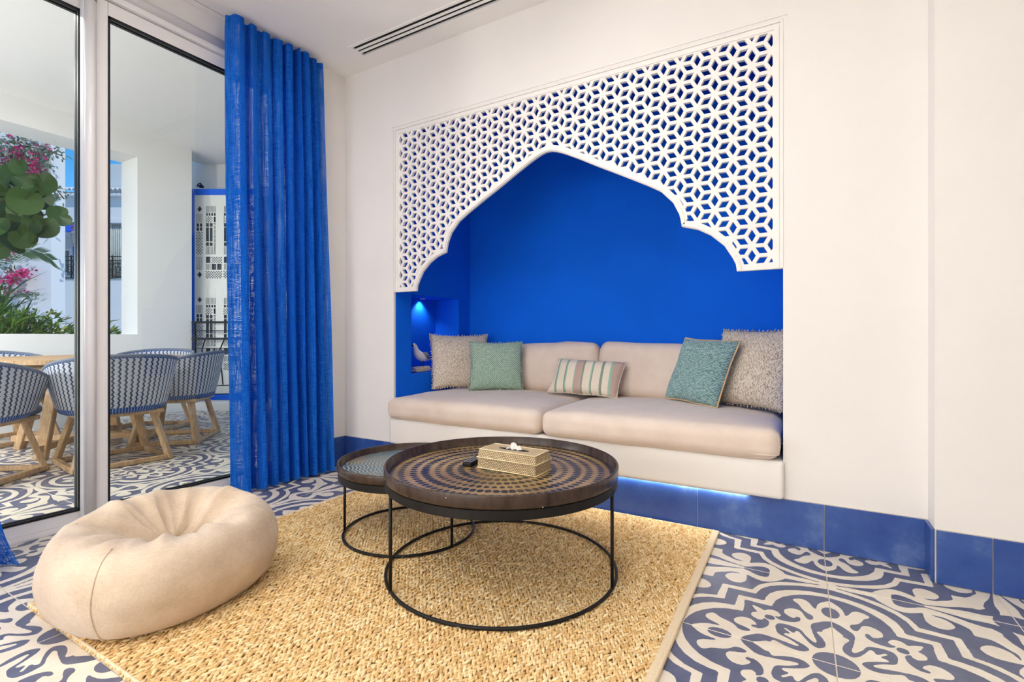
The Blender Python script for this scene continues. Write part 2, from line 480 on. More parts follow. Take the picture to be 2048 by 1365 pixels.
# ---- encaustic floor tiles: one quarter of the rosette per tile, turned four ways
T, AX, AY = 0.5615, 0.092, 1.801
def P(s): return [tuple(float(c) / 1000 for c in q.split(',')) for q in s.split()]
def arc_q(s, close):                                       # half outline (axis to diagonal) mirrored over the diagonal
    a = P(s); return a + [(y, x) for x, y in a[::-1]] + close
def smooth(p, n=4):
    out = []; m = len(p)
    for i in range(m):
        a, b, c, d = [np.array(p[(i + k) % m]) for k in (-1, 0, 1, 2)]
        if np.hypot(*(c - b)) > .25: out.append(tuple(b)); continue
        for k in range(n):
            t = k / n
            out.append(tuple(.5 * (2 * b + (c - a) * t + (2 * a - 5 * b + 4 * c - d) * t * t + (3 * b - a - 3 * c + d) * t ** 3)))
    return out
O0 = [(1.3, 0), (1.3, -.2), (-.2, -.2), (-.2, 1.3), (0, 1.3)]
def ring(s, corner):
    return arc_q(s, [])[: len(P(s))] + [corner] + [(y, x) for x, y in P(s)[::-1]]
def disc_poly(cx, cy, rx, ry, n=40): return [(cx + rx * math.cos(2 * math.pi * k / n), cy + ry * math.sin(2 * math.pi * k / n)) for k in range(n)]
C0 = [(-.1, -.1)]
r2o = ring('-100,986 0,982 60,972 135,955 210,926 300,885 372,828 425,765 450,700 459,667', (.653, .653)) + [(1.0, -.1)] + C0
r2i = ring('-100,940 0,938 105,915 183,890 286,837 357,782 405,713 428,640 432,616', (.611, .611)) + [(.94, -.1)] + C0
r1o = ring('-100,855 0,852 107,841 182,816 258,775 308,730 351,666 372,590 376,545', (.536, .536)) + [(.85, -.1)] + C0
r1i = ring('-100,804 0,803 54,795 108,782 172,751 231,704 275,653 308,590 324,525 328,489', (.492, .492)) + [(.80, -.1)] + C0
orn = arc_q('-60,790 0,752 30,722 52,696 69,654 76,598 94,613 116,666 143,691 176,688 211,654 175,604 154,551 129,516 101,496 94,463 109,430 129,436 144,470 159,511 186,529 222,521 251,492 259,465 252,437 226,410 200,401 190,425 172,431 164,411 169,381 199,351 240,336 281,336 308,365 289,369 273,389 278,404 294,431 321,441 348,432 368,408 388,421 419,436 447,447', C0)
meo = arc_q('-50,480 0,473 40,452 75,418 104,385 109,345 104,300 93,239 81,189 88,172 104,181 136,224 164,278 204,294 249,298 280,290', C0)
mei = arc_q('-40,420 0,405 24,372 48,341 50,319 77,307 78,291 55,250 39,199 39,164 54,134 82,121 114,145 146,198 174,251 194,239 196,221 208,220 243,253 248,248', C0)
joint = [(0, 1.2)] + P('0,992 60,985 115,973 253,968 275,940 318,888 361,852 405,838 448,850 493,878 512,892 513,870 510,828 512,785 528,748 555,727 584,722 615,735 645,765 654,795 645,830 620,862 588,874 553,886 612,890 660,860 705,830 727,800 731,755 731,731')
joint = joint + [(y, x) for x, y in joint[::-1]] + [(1.2, 0), (1.2, 1.2)]
stem = P('500,1004 582,982 718,954 771,946 814,950 850,950 886,943 917,918')
stem = stem + [(y, x) for x, y in stem[::-1]]
stem_o = P('582,970 661,944 743,902 807,880 843,882 862,862')
stem_poly = stem + [(.997, .5)] + [(y, x) for x, y in stem_o] [: 0] + [(y, x) for x, y in stem_o] + stem_o[::-1][0:] + [(.5, .985)]
lens = [(.366, 1.0), (.371, .945), (.388, .922), (.41, .915), (.436, .918), (.476, .938), (.503, .961), (.54, .978), (.54, 1.0), (.54, 1.02), (.366, 1.02)]
def inside(poly, X, Y):
    c = np.zeros(X.shape, bool); n = len(poly)
    for i in range(n):
        x0, y0 = poly[i]; x1, y1 = poly[i - 1]
        if y0 == y1: continue
        c ^= ((y0 > Y) != (y1 > Y)) & (X < (x1 - x0) * (Y - y0) / (y1 - y0) + x0)
    return c
def tile_field(n, ss=3):
    g = (np.arange(n * ss) + .5) / (n * ss) * (1 + 1 / n) - .5 / n
    X, Y = np.meshgrid(g, g); f = np.ones(X.shape)
    def put(poly, v, sm=False):
        f[inside(smooth(poly) if sm else poly, X, Y)] = v
    put(smooth(joint, 3), 0)
    put(stem_poly, 1)
    for q in (lens, [(y, x) for x, y in lens]): put(smooth(q, 3), 1)
    put(disc_poly(1, 1, .118, .118), 1)
    put(r2o, 0); put(r2i, 1); put(r1o, 0); put(r1i, 1)
    put(smooth(orn, 3), 0); put(smooth(meo, 3), 1); put(smooth(mei, 3), 0)
    put(disc_poly(0, 0, .108, .108), 1); put(disc_poly(.335, .335, .031, .031), 1)
    put(disc_poly(0, .59, .047, .068), 1); put(disc_poly(.59, 0, .068, .047), 1)
    return f.reshape(n, ss, n, ss).mean((1, 3))
def make_tile_mesh():
    n = 112; F = tile_field(n + 1)                         # values at (n+1)^2 grid nodes
    V = []; Fc = []; mi = []; key = {}
    s = (T - .0036); off = .0018
    def vert(x, y):
        k = (round(x, 5), round(y, 5))
        if k not in key:
            key[k] = len(V); V.append((off + k[0] / n * s, off + k[1] / n * s, 0.0))
        return key[k]
    B = F > .5
    full = lambda i, j: B[j, i] == B[j, i + 1] == B[j + 1, i] == B[j + 1, i + 1]
    for j in range(n):
        i = 0
        while i < n:
            if full(i, j):
                k = i; b = B[j, i]
                while k < n and full(k, j) and B[j, k] == b: k += 1
                Fc.append((vert(i, j), vert(k, j), vert(k, j + 1), vert(i, j + 1))); mi.append(int(b)); i = k
            else:
                c = [(i, j), (i + 1, j), (i + 1, j + 1), (i, j + 1)]
                for b in (False, True):
                    poly = []
                    for a in range(4):
                        p, q = c[a], c[(a + 1) % 4]; fp, fq = F[p[1], p[0]], F[q[1], q[0]]; bp, bq = B[p[1], p[0]], B[q[1], q[0]]
                        if bp == b: poly.append(vert(*p))
                        if bp != bq:
                            t = (.5 - fp) / (fq - fp); t = min(.97, max(.03, t))
                            poly.append(vert(p[0] + (q[0] - p[0]) * t, p[1] + (q[1] - p[1]) * t))
                    if len(set(poly)) >= 3: Fc.append(tuple(dict.fromkeys(poly))); mi.append(int(b))
                i += 1
    o = len(V); a, b = off, off + s; bev = .0012
    V += [(a, a, 0), (b, a, 0), (b, b, 0), (a, b, 0), (a - bev, a - bev, -.0015), (b + bev, a - bev, -.0015), (b + bev, b + bev, -.0015), (a - bev, b + bev, -.0015), (a - bev, a - bev, -.009), (b + bev, a - bev, -.009), (b + bev, b + bev, -.009), (a - bev, b + bev, -.009)]
    for r in (0, 4):
        for k in range(4):
            Fc.append((o + r + k, o + r + 4 + k, o + r + 4 + (k + 1) % 4, o + r + (k + 1) % 4)); mi.append(0)
    Fc.append((o + 8, o + 11, o + 10, o + 9)); mi.append(0)
    me = bpy.data.meshes.new('tile'); me.from_pydata(V, [], Fc); me.update()
    me.materials.append(M['tile_c']); me.materials.append(M['tile_b']); me.polygons.foreach_set('material_index', mi)
    return me
tile_me = make_tile_mesh()
XD = -3.30                                                  # middle of the glass door
floor = struct(box('floor', XD, XR + .2, YB - .2, 3.9, -.12, -.0028, M['grout']))
tfloor = struct(box('terrace_floor', -7.75, XD, -1.6, 4.3, -.12, -.0028, M['grout']))
for i in range(-14, 5):
    for j in range(-8, 5):
        x, y = AX + (i + .5) * T, AY + (j + .5) * T
        room = x > XD - .02
        if room and not (x < XR + .2 and YB - .2 < y < YR + .35 and not (x < -1.0 and y < -1.2)): continue
        if not room and not (-7.5 < x and -1.2 < y < 4.1): continue
        o = bpy.data.objects.new('tile', tile_me)
        ie, je = i % 2 == 0, j % 2 == 0
        rot = 0 if ie and je else 90 if je else 180 if not ie else -90
        o.location = (AX + (i if ie else i + 1) * T, AY + (j if je else j + 1) * T, 0)
        o.rotation_euler = (0, 0, R(rot))
        link(o, floor if room else tfloor)

# ---- room walls
NS = dict(y0=2.932, y1=3.551, z0=.712, z1=1.338, d=.262)     # the small recess in the niche's side
ND = NX0 - NS['d'] - .02
struct(MB().box(-3.45, NX0, YW, YW + .02, 0, 3.3).box(NX1, XR + .2, YW, YW + .02, 0, 3.3).box(NX0, NX1, YW, YW + .05, SC_T, 3.3)
       .box(-3.45, ND, YW + .02, NYB + .2, 0, 3.3).box(NX1 + .02, XR + .2, YW + .02, NYB + .2, 0, 3.3)
       .box(ND, NX1 + .02, NYB + .02, NYB + .2, 0, 3.3).box(ND, NX1 + .02, YW + .05, NYB + .02, 2.92, 3.3).build('wall_back', M['plaster']))
struct(box('wall_back_forward', .471, XR, YR, YW, 0, CEIL_Z, M['plaster']))
struct(box('wall_right', XR, XR + .2, YB, YR, 0, CEIL_Z, M['plaster']))
struct(box('wall_rear', -3.45, XR + .2, YB - .2, YB, 0, CEIL_Z, M['plaster']))
struct(MB().box(-3.45, XL, 2.47, YW, 0, CEIL_Z).build('wall_left', M['plaster']))
# niche lining, painted blue, with the lit recess in its left cheek
d = NS['d']
nw = MB()
nw.box(NX0 - d, NX0, YW + .02, NS['y0'], .2, 2.92).box(NX0 - d, NX0, NS['y1'], NYB, .2, 2.92)
nw.box(NX0 - d, NX0, NS['y0'], NS['y1'], .2, NS['z0']).box(NX0 - d, NX0, NS['y0'], NS['y1'], NS['z1'], 2.92)
nw.box(NX0 - d - .018, NX0 - d, YW + .02, NYB, .2, 2.92)
nw.box(NX1, NX1 + .02, YW + .02, NYB, .2, 2.92)
nw.box(NX0 - d - .018, NX1 + .02, NYB, NYB + .02, .2, 2.92)
nw.box(NX0, NX1, YW + .05, NYB, 2.90, 2.92)
struct(nw.build('wall_niche', M['blue']))
struct(box('wall_bench_core', NX0 - .1, NX1 + .01, YW, NYB, 0, .214, M['plaster']))

# ---- ceiling with the recess lines of the curtain track
cl = MB()
edges = [-3.62, -3.359, -3.351, -3.219, -3.211, XR + .2]
for a, b in ((0, 1), (2, 3)): cl.box(edges[a], edges[b], YB - .2, YW, CEIL_Z, CEIL_Z + .15)
VX0, VX1, VY0, VY1 = -2.765, -.9, 2.476, 2.584
cl.box(edges[4], VX0, YB - .2, YW, CEIL_Z, CEIL_Z + .15).box(VX1, XR + .2, YB - .2, YW, CEIL_Z, CEIL_Z + .15)
cl.box(VX0, VX1, YB - .2, VY0, CEIL_Z, CEIL_Z + .15).box(VX0, VX1, VY1, YW, CEIL_Z, CEIL_Z + .15)
cl.box(-3.62, XR + .2, YB - .2, YW, CEIL_Z + .15, CEIL_Z + .2)
ceil = struct(cl.build('ceiling', M['ceiling']))
for a in (1, 3): box('track_groove', edges[a], edges[a + 1], YB, YW - .01, CEIL_Z + .004, CEIL_Z + .03, M['dark'], ceil)
# linear air diffuser
vent = empty('air_diffuser', ((VX0 + VX1) / 2, (VY0 + VY1) / 2, CEIL_Z))
tag(vent, 'long white linear air diffuser with three black slots in the ceiling', 'vent')
def at_parent(o, p):                                        # geometry given in room coordinates, parented to an empty at p's place
    o.parent = p; o.matrix_parent_inverse = Matrix.Translation(p.location).inverted(); return o
def loc_part(o, p):
    o.parent = p; o.location = -Vector(p.location) if p.rotation_euler.z == 0 else o.location; return o
loc_part(box('plenum', VX0 + .002, VX1 - .002, VY0 + .002, VY1 - .002, CEIL_Z + .006, CEIL_Z + .06, M['dark']), vent)
fr = MB(); fw = .012
fr.box(VX0 - .03, VX1 + .03, VY0 - .022, VY0, CEIL_Z - .004, CEIL_Z + .002).box(VX0 - .03, VX1 + .03, VY1, VY1 + .022, CEIL_Z - .004, CEIL_Z + .002)
fr.box(VX0 - .03, VX0, VY0, VY1, CEIL_Z - .004, CEIL_Z + .002).box(VX1, VX1 + .03, VY0, VY1, CEIL_Z - .004, CEIL_Z + .002)
loc_part(fr.build('frame', M['ceiling']), vent)
for k in (1, 2):
    yc = VY0 + (VY1 - VY0) * k / 3
    loc_part(box('blade', VX0, VX1, yc - .0085, yc + .0085, CEIL_Z - .003, CEIL_Z + .004, M['ceiling']), vent)
# bodies of the added ceiling panels
for k, (lx, ly) in enumerate(FILL_LAMPS):
    e = empty('added_ceiling_lamp', (lx, ly, CEIL_Z))
    tag(e, 'unseen flush ceiling lamp added to light the room, ' + ('above the bean bag', 'above the large tray table', 'by the glass behind the camera', 'straight behind the camera')[k], 'ceiling lamp', 'added ceiling lamps')
    b = MB()
    for s in (-1, 1): b.box(-.32, .32, s * .31 - .012, s * .31 + .012, -.03, 0).box(s * .31 - .012, s * .31 + .012, -.298, .298, -.03, 0)
    b.build('frame', M['alu'], e)
    box('backplate', -.298, .298, -.298, .298, -.006, 0, M['white'], e)

# unseen globe lamps added along the rear of the room for fill light
def fill_globe_mat(L):
    t = NT('fill_opal_globe'); t.base((.9, .88, .84, 1)); t.b.inputs['Emission Color'].default_value = (1, .968, .935, 1); t.b.inputs['Emission Strength'].default_value = L; return t.m
gm_ = fill_globe_mat(FILL_GLOBE_L)
def fill_globe_lamp(x, y, zg, lab, mat, grp):
    e = empty('added_globe_lamp', (x, y, 0)); tag(e, lab, 'floor lamp', grp)
    MB().lathe([(.2 * math.sin(a), zg - .2 * math.cos(a)) for a in np.linspace(.02, math.pi - .02, 20)], 32).build('globe', mat, e, smooth=True)
    MB().tube([(0, 0, .02), (0, 0, zg - .19)], .009, 8).build('pole', M['black'], e, smooth=True)
    MB().lathe([(.0, .001), (.14, .001), (.14, .016), (.02, .022), (0, .022)], 28).build('base', M['black'], e)
for (gx_, gy_, lab) in ((-.35, -2.2, 'white globe lamp added for fill light at the middle of the rear wall'), (-2.55, -2.2, 'white globe lamp added for fill light in the rear corner beside the glass'), (-1.45, -2.2, 'white globe lamp added for fill light between the corner and the middle of the rear wall')):
    fill_globe_lamp(gx_, gy_, 1.2, lab, gm_, 'added globe fill lamps behind the camera')

# ---- blue skirting tiles
SK = .218
sk_cache = {}
def sk_tile(par, L, th=.013):
    k = round(L, 3)
    if k not in sk_cache:
        t = MB().box(0, L, -th, 0, .002, SK - .002).build('tile_proto', M['skirt'], bevel=.0025, seg=2); sk_cache[k] = t.data
        bpy.data.objects.remove(t)
    return link(bpy.data.objects.new('tile', sk_cache[k]), par)
trim1 = struct(box('trim_1', XL, .471, YW - .006, YW, 0, SK, M['grout']))
x = .093 - 6 * T
while x < .46:
    a, b = max(x, XL) + .0018, min(x + T, .471 - .006) - .0018
    if b - a > .02: sk_tile(trim1, b - a).location = (a, YW, 0)
    x += T
trim2 = struct(box('trim_2', .471, XR, YR - .006, YR, 0, SK, M['grout']))
x = .475
for L in (.172, T, T, T, .45):
    sk_tile(trim2, L - .004).location = (x, YR, 0); x += L
o = sk_tile(trim2, .112); o.location = (.471, YW - .014, 0); o.rotation_euler = (0, 0, R(-90))
trim3 = struct(box('trim_3', XL, XL + .006, 2.47, YW - .014, 0, SK, M['grout']))
o = sk_tile(trim3, .25); o.location = (XL, YW - .265, 0); o.rotation_euler = (0, 0, R(90))
# lamp strip glowing under the bench
led = MB().box(-2.45, -.22, 2.716, 2.726, .2135, .2165)
ledo = led.build('led_strip', M['white'])
ld = bpy.data.lights.new('led_strip_light', 'AREA'); ld.shape = 'RECTANGLE'; ld.size = 2.2; ld.size_y = .006; ld.energy = 3.2; ld.color = (1, .93, .85)
lo = bpy.data.objects.new('led_strip_light', ld); lo.location = (-1.33, 2.7205, .2128); COL.objects.link(lo)
tag(ledo, 'thin glowing light strip tucked under the white bench edge', 'light strip')

# ---- sliding glass door, two leaves on two tracks
def door(name, xd, y0, y1, st0, st1, bull):
    z0, z1 = .012, 2.835
    gz0, gz1 = .072, 2.758
    root = empty(name, (xd, (y0 + y1) / 2, 0)); struct(root)
    def add(mb, nm, mat, **kw): return loc_part(mb.build(nm, mat, **kw), root)
    add(MB().box(xd - .025, xd + .025, y1 - st1, y1, z0, z1), 'stile', M['alu'], bevel=.006)
    add(MB().box(xd - .025, xd + .025, y0, y0 + st0, z0, z1), 'stile', M['alu'], bevel=.006)
    add(MB().box(xd - .024, xd + .024, y0 + st0, y1 - st1, z0, gz0), 'bottom_rail', M['alu'], bevel=.004)
    add(MB().box(xd - .024, xd + .024, y0 + st0, y1 - st1, gz1, z1), 'top_rail', M['alu'], bevel=.004)
    g = .012
    gm = MB(); a, b = y0 + st0, y1 - st1
    for s in (-1, 1):
        u, v = sorted((xd + s * .006, xd + s * .0262))
        gm.box(u, v, a, a + g * .7, gz0, gz1).box(u, v, b - g, b, gz0, gz1).box(u, v, a, b, gz0, gz0 + g).box(u, v, a, b, gz1 - g * 1.2, gz1)
    add(gm, 'gasket', M['gasket'])
    add(MB().box(xd - .004, xd + .004, a, b, gz0, gz1), 'glass', M['glass'])
    if bull:
        pts = [(xd + .03, y0 + .027, z) for z in (z0 + .01, 1.0, 2.0, 2.79)]
        add(MB().tube(pts, .0255, 24), 'pull_post', M['alu'], smooth=True)
        add(MB().tube([(xd + .03, y0 + .027, z) for z in (2.79, 2.83)], .027, 24), 'post_cap', M['grey'], smooth=True)
    return root
door('door_1', -3.355, -.45, 1.155, .09, .03, False)
door('door_2', -3.292, 1.115, 2.72, .108, .09, True)
hd = MB().box(-3.42, -3.245, -2.4, 2.74, 2.84, 2.93).box(-3.42, -3.275, -2.4, 2.74, 2.93, CEIL_Z)
struct(hd.build('trim_4', M['alu'], bevel=.006))
tb = MB().tube([(-3.25, y, 2.9) for y in (-2.4, 0, 2.46)], .03, 12)
struct(tb.build('trim_5', M['alu'], smooth=True))
sl = MB().box(-3.40, -3.262, -2.4, 2.46, 0, .012)
struct(sl.build('trim_6', M['jamb'], bevel=.003))
struct(box('wall_outside', -3.45, -3.40, -2.6, -.45, 0, CEIL_Z, M['plaster']))

# ---- white lattice screen with ogee arch
scr = empty('lattice_screen', (XC, YW, SC_B))
tag(scr, 'white star lattice screen with a lobed pointed arch over the blue niche', 'screen')
half = (NX1 - NX0) / 2
arch = P('1065,1337 1060,1372 1045,1405 1005,1472 940,1532 875,1570 795,1594 790,1626 782,1660 750,1727 685,1797 612,1842 460,1925 330,1994 212,2060 120,2108 85,2124 50,2138 20,2146 0,2147')
def offset(poly, dist):                                     # offset an open line to its left
    out = []
    for i in range(len(poly)):
        a = np.array(poly[max(i - 1, 0)]); b = np.array(poly[min(i + 1, len(poly) - 1)]); t = (b - a) / np.hypot(*(b - a))
        out.append((poly[i][0] + t[1] * dist, poly[i][1] - t[0] * dist))
    return out
def full_arch(h): return h + [(-x, z) for x, z in h[::-1]][1:]
B_ = .046
hs = half - .002
outer = [(hs, SC_B)] + full_arch(arch) + [(-hs, SC_B), (-hs, SC_T - .002), (hs, SC_T - .002)]
ai = offset(arch, .034); ai[-1] = (0, arch[-1][1] + .034); ai = [p for p in ai if p[1] > SC_B + .03]
ai = [(ai[0][0] + .003, SC_B + .03)] + ai
region = [(half - B_, SC_B + .03)] + full_arch(ai) + [(-half + B_, SC_B + .03), (-half + B_, SC_T - B_), (half - B_, SC_T - B_)]
def clip_poly(sub, conv):
    out = sub
    for i in range(len(conv)):
        a = conv[i]; b = conv[(i + 1) % len(conv)]; inp = out; out = []
        if not inp: return []
        sd = lambda p: (b[0] - a[0]) * (p[1] - a[1]) - (b[1] - a[1]) * (p[0] - a[0])
        for k in range(len(inp)):
            p, q = inp[k - 1], inp[k]; dp, dq = sd(p), sd(q)
            if (dp >= 0) != (dq >= 0):
                t = dp / (dp - dq); out.append((p[0] + (q[0] - p[0]) * t, p[1] + (q[1] - p[1]) * t))
            if dq >= 0: out.append(q)
    return out
def area(p): return sum(p[i - 1][0] * p[i][1] - p[i][0] * p[i - 1][1] for i in range(len(p))) / 2
S_ = .1003; dxc = S_ * math.sqrt(3) / 2; aL = S_ / math.sqrt(3); BW = .0155
holes = []
x_star, z_star = -.386 - XC, 2.461
for ci in range(-40, 20):
    cx = x_star + ci * dxc
    if abs(cx) > half + .1: continue
    for rj in range(-16, 6):
        cz = z_star + rj * S_ + (S_ / 2 if ci % 2 else 0)
        for ang in (0, 60, 120):                             # three rhombi hang on every star node
            u = Vector((math.cos(R(ang + 60)), math.sin(R(ang + 60)))) * aL; v = Vector((math.cos(R(ang + 120)), math.sin(R(ang + 120)))) * aL
            c = Vector((cx, cz)) + (u + v) / 2
            k = BW / 2 / (aL * math.sin(R(60)) / 2)
            rh = [c + (p - c) * (1 - k) for p in (Vector((cx, cz)), Vector((cx, cz)) + u, Vector((cx, cz)) + u + v, Vector((cx, cz)) + v)]
            rh = [tuple(p) for p in rh]
            if area(rh) < 0: rh = rh[::-1]
            if max(p[0] for p in rh) < -half or min(p[0] for p in rh) > half or max(p[1] for p in rh) < SC_B or min(p[1] for p in rh) > SC_T: continue
            q = clip_poly(region, rh)
            q2 = []
            for p in q:
                if not q2 or math.dist(p, q2[-1]) > .0025: q2.append(p)
            if len(q2) > 2 and math.dist(q2[0], q2[-1]) < .0025: q2.pop()
            if len(q2) >= 3 and abs(area(q2)) > 1.6e-4: holes.append(q2)
curve_fill('lattice', outer, holes, .011, M['screen'], scr, lambda c: Vector((c.x, .016 - c.z, c.y - SC_B)), .002)
# raised mouldings of the frame
fm = MB()
def fr_strip(o0, o1, y0, y1):
    fm.box(-half + o0, -half + o1, y0, y1, 0, SC_T - SC_B - o0).box(half - o1, half - o0, y0, y1, 0, SC_T - SC_B - o0).box(-half + o1, half - o1, y0, y1, SC_T - SC_B - o1, SC_T - SC_B - o0)
fr_strip(.003, .013, -.004, .006); fr_strip(.020, .042, .000, .0055)
fm.build('frame_moulding', M['screen'], scr)
ed = [(x, z) for x, z in full_arch(offset(arch, .012))]
em = MB()
for i in range(len(ed) - 1):
    a, b = ed[i], ed[i + 1]
    em.bar((a[0], .0025, a[1] - SC_B), (b[0], .0025, b[1] - SC_B), .007, .016, up=(0, 0, 1) if abs(b[0] - a[0]) > abs(b[1] - a[1]) else (1, 0, 0))
em.build('arch_moulding', M['screen'], scr)
wm = MB(); g0 = .012
wm.box(NX0 - g0 - .008, NX1 + g0 + .008, YW - .004, YW + .001, SC_T + g0, SC_T + g0 + .008)
struct(wm.build('trim_7', M['plaster']))

# ================================================================== SOFT FURNISHINGS
def rbox(name, hx, hy, hz, r, mat, parent=None, puff=(0, 0, 0), n=10, nb=4, wob=.0, seed=0, sag=None, e=.0):
    """rounded cushion about its own centre; puff swells the middle of each pair of faces"""
    def axis(h):
        a = [-1 + (r / h) * (1 - math.cos(k / nb * math.pi / 2)) * 0 + (r / h) * k / nb for k in range(nb)]
        m = [(-1 + r / h) + (2 - 2 * r / h) * k / n for k in range(n + 1)]
        return a + m + [-v for v in a[::-1]]
    ax = [axis(hx), axis(hy), axis(hz)]; H = (hx, hy, hz); V = []; key = {}; F = []
    def vid(i, j, k):
        q = (i, j, k)
        if q not in key:
            p = np.array([ax[0][i] * hx, ax[1][j] * hy, ax[2][k] * hz]); inner = np.clip(p, -np.array(H) + r, np.array(H) - r)
            dd = p - inner; L = np.linalg.norm(dd)
            if L > 1e-9: p = inner + dd / L * r
            u = p / np.array(H)
            for c in range(3):
                a, b = [q_ for q_ in range(3) if q_ != c]
                p[c] += np.sign(u[c]) * puff[c] * abs(u[c]) ** 1.5 * max(0, 1 - u[a] ** 2) ** .7 * max(0, 1 - u[b] ** 2) ** .7
            if wob:
                w = noise.noise_vector(Vector(p * 5) + Vector((seed * 7.1, seed, 3.3))); p = p + np.array(w) * wob
            key[q] = len(V); V.append(tuple(p))
        return key[q]
    N = [len(a) - 1 for a in ax]
    for c in range(3):
        a, b = (c + 1) % 3, (c + 2) % 3
        for side in (0, N[c]):
            for i in range(N[a]):
                for j in range(N[b]):
                    def g(u, v):
                        q = [0, 0, 0]; q[c] = side; q[a] = u; q[b] = v; return vid(*q)
                    f = (g(i, j), g(i + 1, j), g(i + 1, j + 1), g(i, j + 1)); F.append(f if side else f[::-1])
    return mesh(name, V, F, mat, parent, smooth=True)

def piping(hx, hy, z, r, rad, corner):
    pts = []
    for cx, cy, a0 in ((hx - corner, hy - corner, 0), (-hx + corner, hy - corner, 90), (-hx + corner, -hy + corner, 180), (hx - corner, -hy + corner, 270)):
        for k in range(7): a = R(a0 + 15 * k); pts.append((cx + corner * math.cos(a), cy + corner * math.sin(a), z))
    return MB().tube(pts, rad, 8, closed=True)

# ---- bench (built-in base) and its cushions
bench = box('plaster_bench', NX0 - .008, NX1 + .004, 2.698, NYB - .004, .217, .402, M['bench'], bevel=.022, seg=4, smooth=True)
tag(bench, 'white plaster bench base built into the blue niche', 'bench')
SEAT = .575
def seat_cushion(x0, x1, label, seed):
    e = empty('seat_cushion', ((x0 + x1) / 2, (2.665 + 3.70) / 2, .403)); tag(e, label, 'cushion', 'seat cushions of the niche sofa')
    hx, hy = (x1 - x0) / 2, (3.70 - 2.665) / 2
    c = rbox('cover', hx, hy, .074, .052, M['sofa'], e, puff=(.006, .012, .034), wob=.006, seed=seed); c.location = (0, 0, .076)
    pp = piping(hx - .006, hy - .006, .030, 0, .0045, .05).build('seam', M['sofa'], e, smooth=True)
    return e
seat_cushion(NX0 - .012, -1.372, 'beige seat cushion on the left half of the niche bench', 1)
seat_cushion(-1.362, NX1 - .012, 'beige seat cushion on the right half of the niche bench', 2)
def back_cushion(x0, x1, label, seed, lift):
    e = empty('back_cushion', ((x0 + x1) / 2, 3.60, SEAT - .012)); tag(e, label, 'cushion', 'back cushions of the niche sofa')
    hx = (x1 - x0) / 2
    c = rbox('cover', hx, .085, .185, .062, M['sofa'], e, puff=(.004, .022, .014), wob=.012, seed=seed)
    c.location = (0, .0, .186); c.rotation_euler = (R(-9), R(lift), 0)
    for v in c.data.vertices:                                # filling slumps away from the inner corner
        s = (v.co.x / hx) * (1 if lift < 0 else -1)
        if v.co.z > 0: v.co.z += .022 * s * (v.co.z / .185)
    return e
back_cushion(-2.5, -1.335, 'beige back cushion behind the sage green pillow', 3, -.6)
back_cushion(-1.328, -.16, 'beige back cushion behind the teal pillow', 5, .6)

def pillow(name, w, h, t, mat, label, cat, base, yaw, tilt, roll=0., group=None, pinch=.05, edge=None, seed=0, n=26, fringe=None, sx=0.):
    """base = middle of the lower edge; yaw turns the front (local -y); tilt leans it back"""
    e = empty(name, base, yaw); tag(e, label, cat, group)
    def front(sgn):
        V = []
        for j in range(n + 1):
            for i in range(n + 1):
                u = -1 + 2 * i / n; v = -1 + 2 * j / n
                uu = math.sin(u * math.pi / 2) * .5 + u * .5; vv = math.sin(v * math.pi / 2) * .5 + v * .5
                q = max(0., 1 - abs(uu) ** 3.2) * max(0., 1 - abs(vv) ** 3.2)
                th = t / 2 * q ** .52
                x = uu * w / 2 * (1 - pinch * (1 - vv * vv)); z = vv * h / 2 * (1 - pinch * (1 - uu * uu))
                nv = noise.noise_vector(Vector((x * 7 + seed, z * 7, sgn * .3)))
                x += sx * (z / h)
                V.append((x + nv.x * .006, sgn * (th + nv.y * .008 * q) , z + nv.z * .006 + h / 2))
        return V
    A, B = front(-1), front(1); m = n + 1
    FA = [(j * m + i, j * m + i + 1, (j + 1) * m + i + 1, (j + 1) * m + i) for j in range(n) for i in range(n)]
    off = len(A); FB = [tuple(k + off for k in f[::-1]) for f in FA]
    o = mesh('cover', A + B, FA + FB, mat, e, smooth=True)
    bm = bmesh.new(); bm.from_mesh(o.data); bmesh.ops.remove_doubles(bm, verts=bm.verts, dist=.004); bmesh.ops.recalc_face_normals(bm, faces=bm.faces); bm.to_mesh(o.data); bm.free(); set_smooth(o.data)
    o.rotation_euler = (R(tilt), R(roll), 0)
    loop = [A[i] for i in range(m)] + [A[j * m + n] for j in range(1, m)] + [A[n * m + i] for i in range(n - 1, -1, -1)] + [A[j * m] for j in range(n - 1, 0, -1)]
    loop = [(p[0], 0, p[2]) for p in loop]
    if edge:
        s = MB().tube(loop, .005, 6, closed=True).build('edge_piping', edge, e, smooth=True); s.rotation_euler = o.rotation_euler
    if fringe:
        fm = MB(); rr = random.Random(seed)
        for p in loop:
            for _ in range(3):
                d = Vector((p[0], 0, p[2] - h / 2)).normalized() + Vector((rr.uniform(-.7, .7), rr.uniform(-.9, .9), rr.uniform(-.7, .7)))
                a = Vector(p); b = a + d.normalized() * rr.uniform(.007, .017); fm.tube([a, (a + b) / 2 + Vector((0, rr.uniform(-.003, .003), 0)), b], [.003, .0035, .0015], 4)
        f = fm.build('loop_fringe', fringe, e, smooth=True); f['kind'] = 'stuff'; f.rotation_euler = o.rotation_euler
    return e
ZS = SEAT + .012
pillow('throw_pillow', .49, .46, .17, M['boucle'], 'cream boucle pillow with a fringed edge beside the little gull recess', 'pillow', (-2.40, 3.30, ZS - .002), R(46), -20, 0, 'throw pillows on the niche sofa', fringe=M['boucle'], seed=1)
pillow('throw_pillow', .41, .385, .15, M['green_l'], 'sage green woven pillow in front of the cream boucle pillow', 'pillow', (-2.06, 3.28, ZS), R(31), -14, 0, 'throw pillows on the niche sofa', fringe=M['green_l'], seed=2)
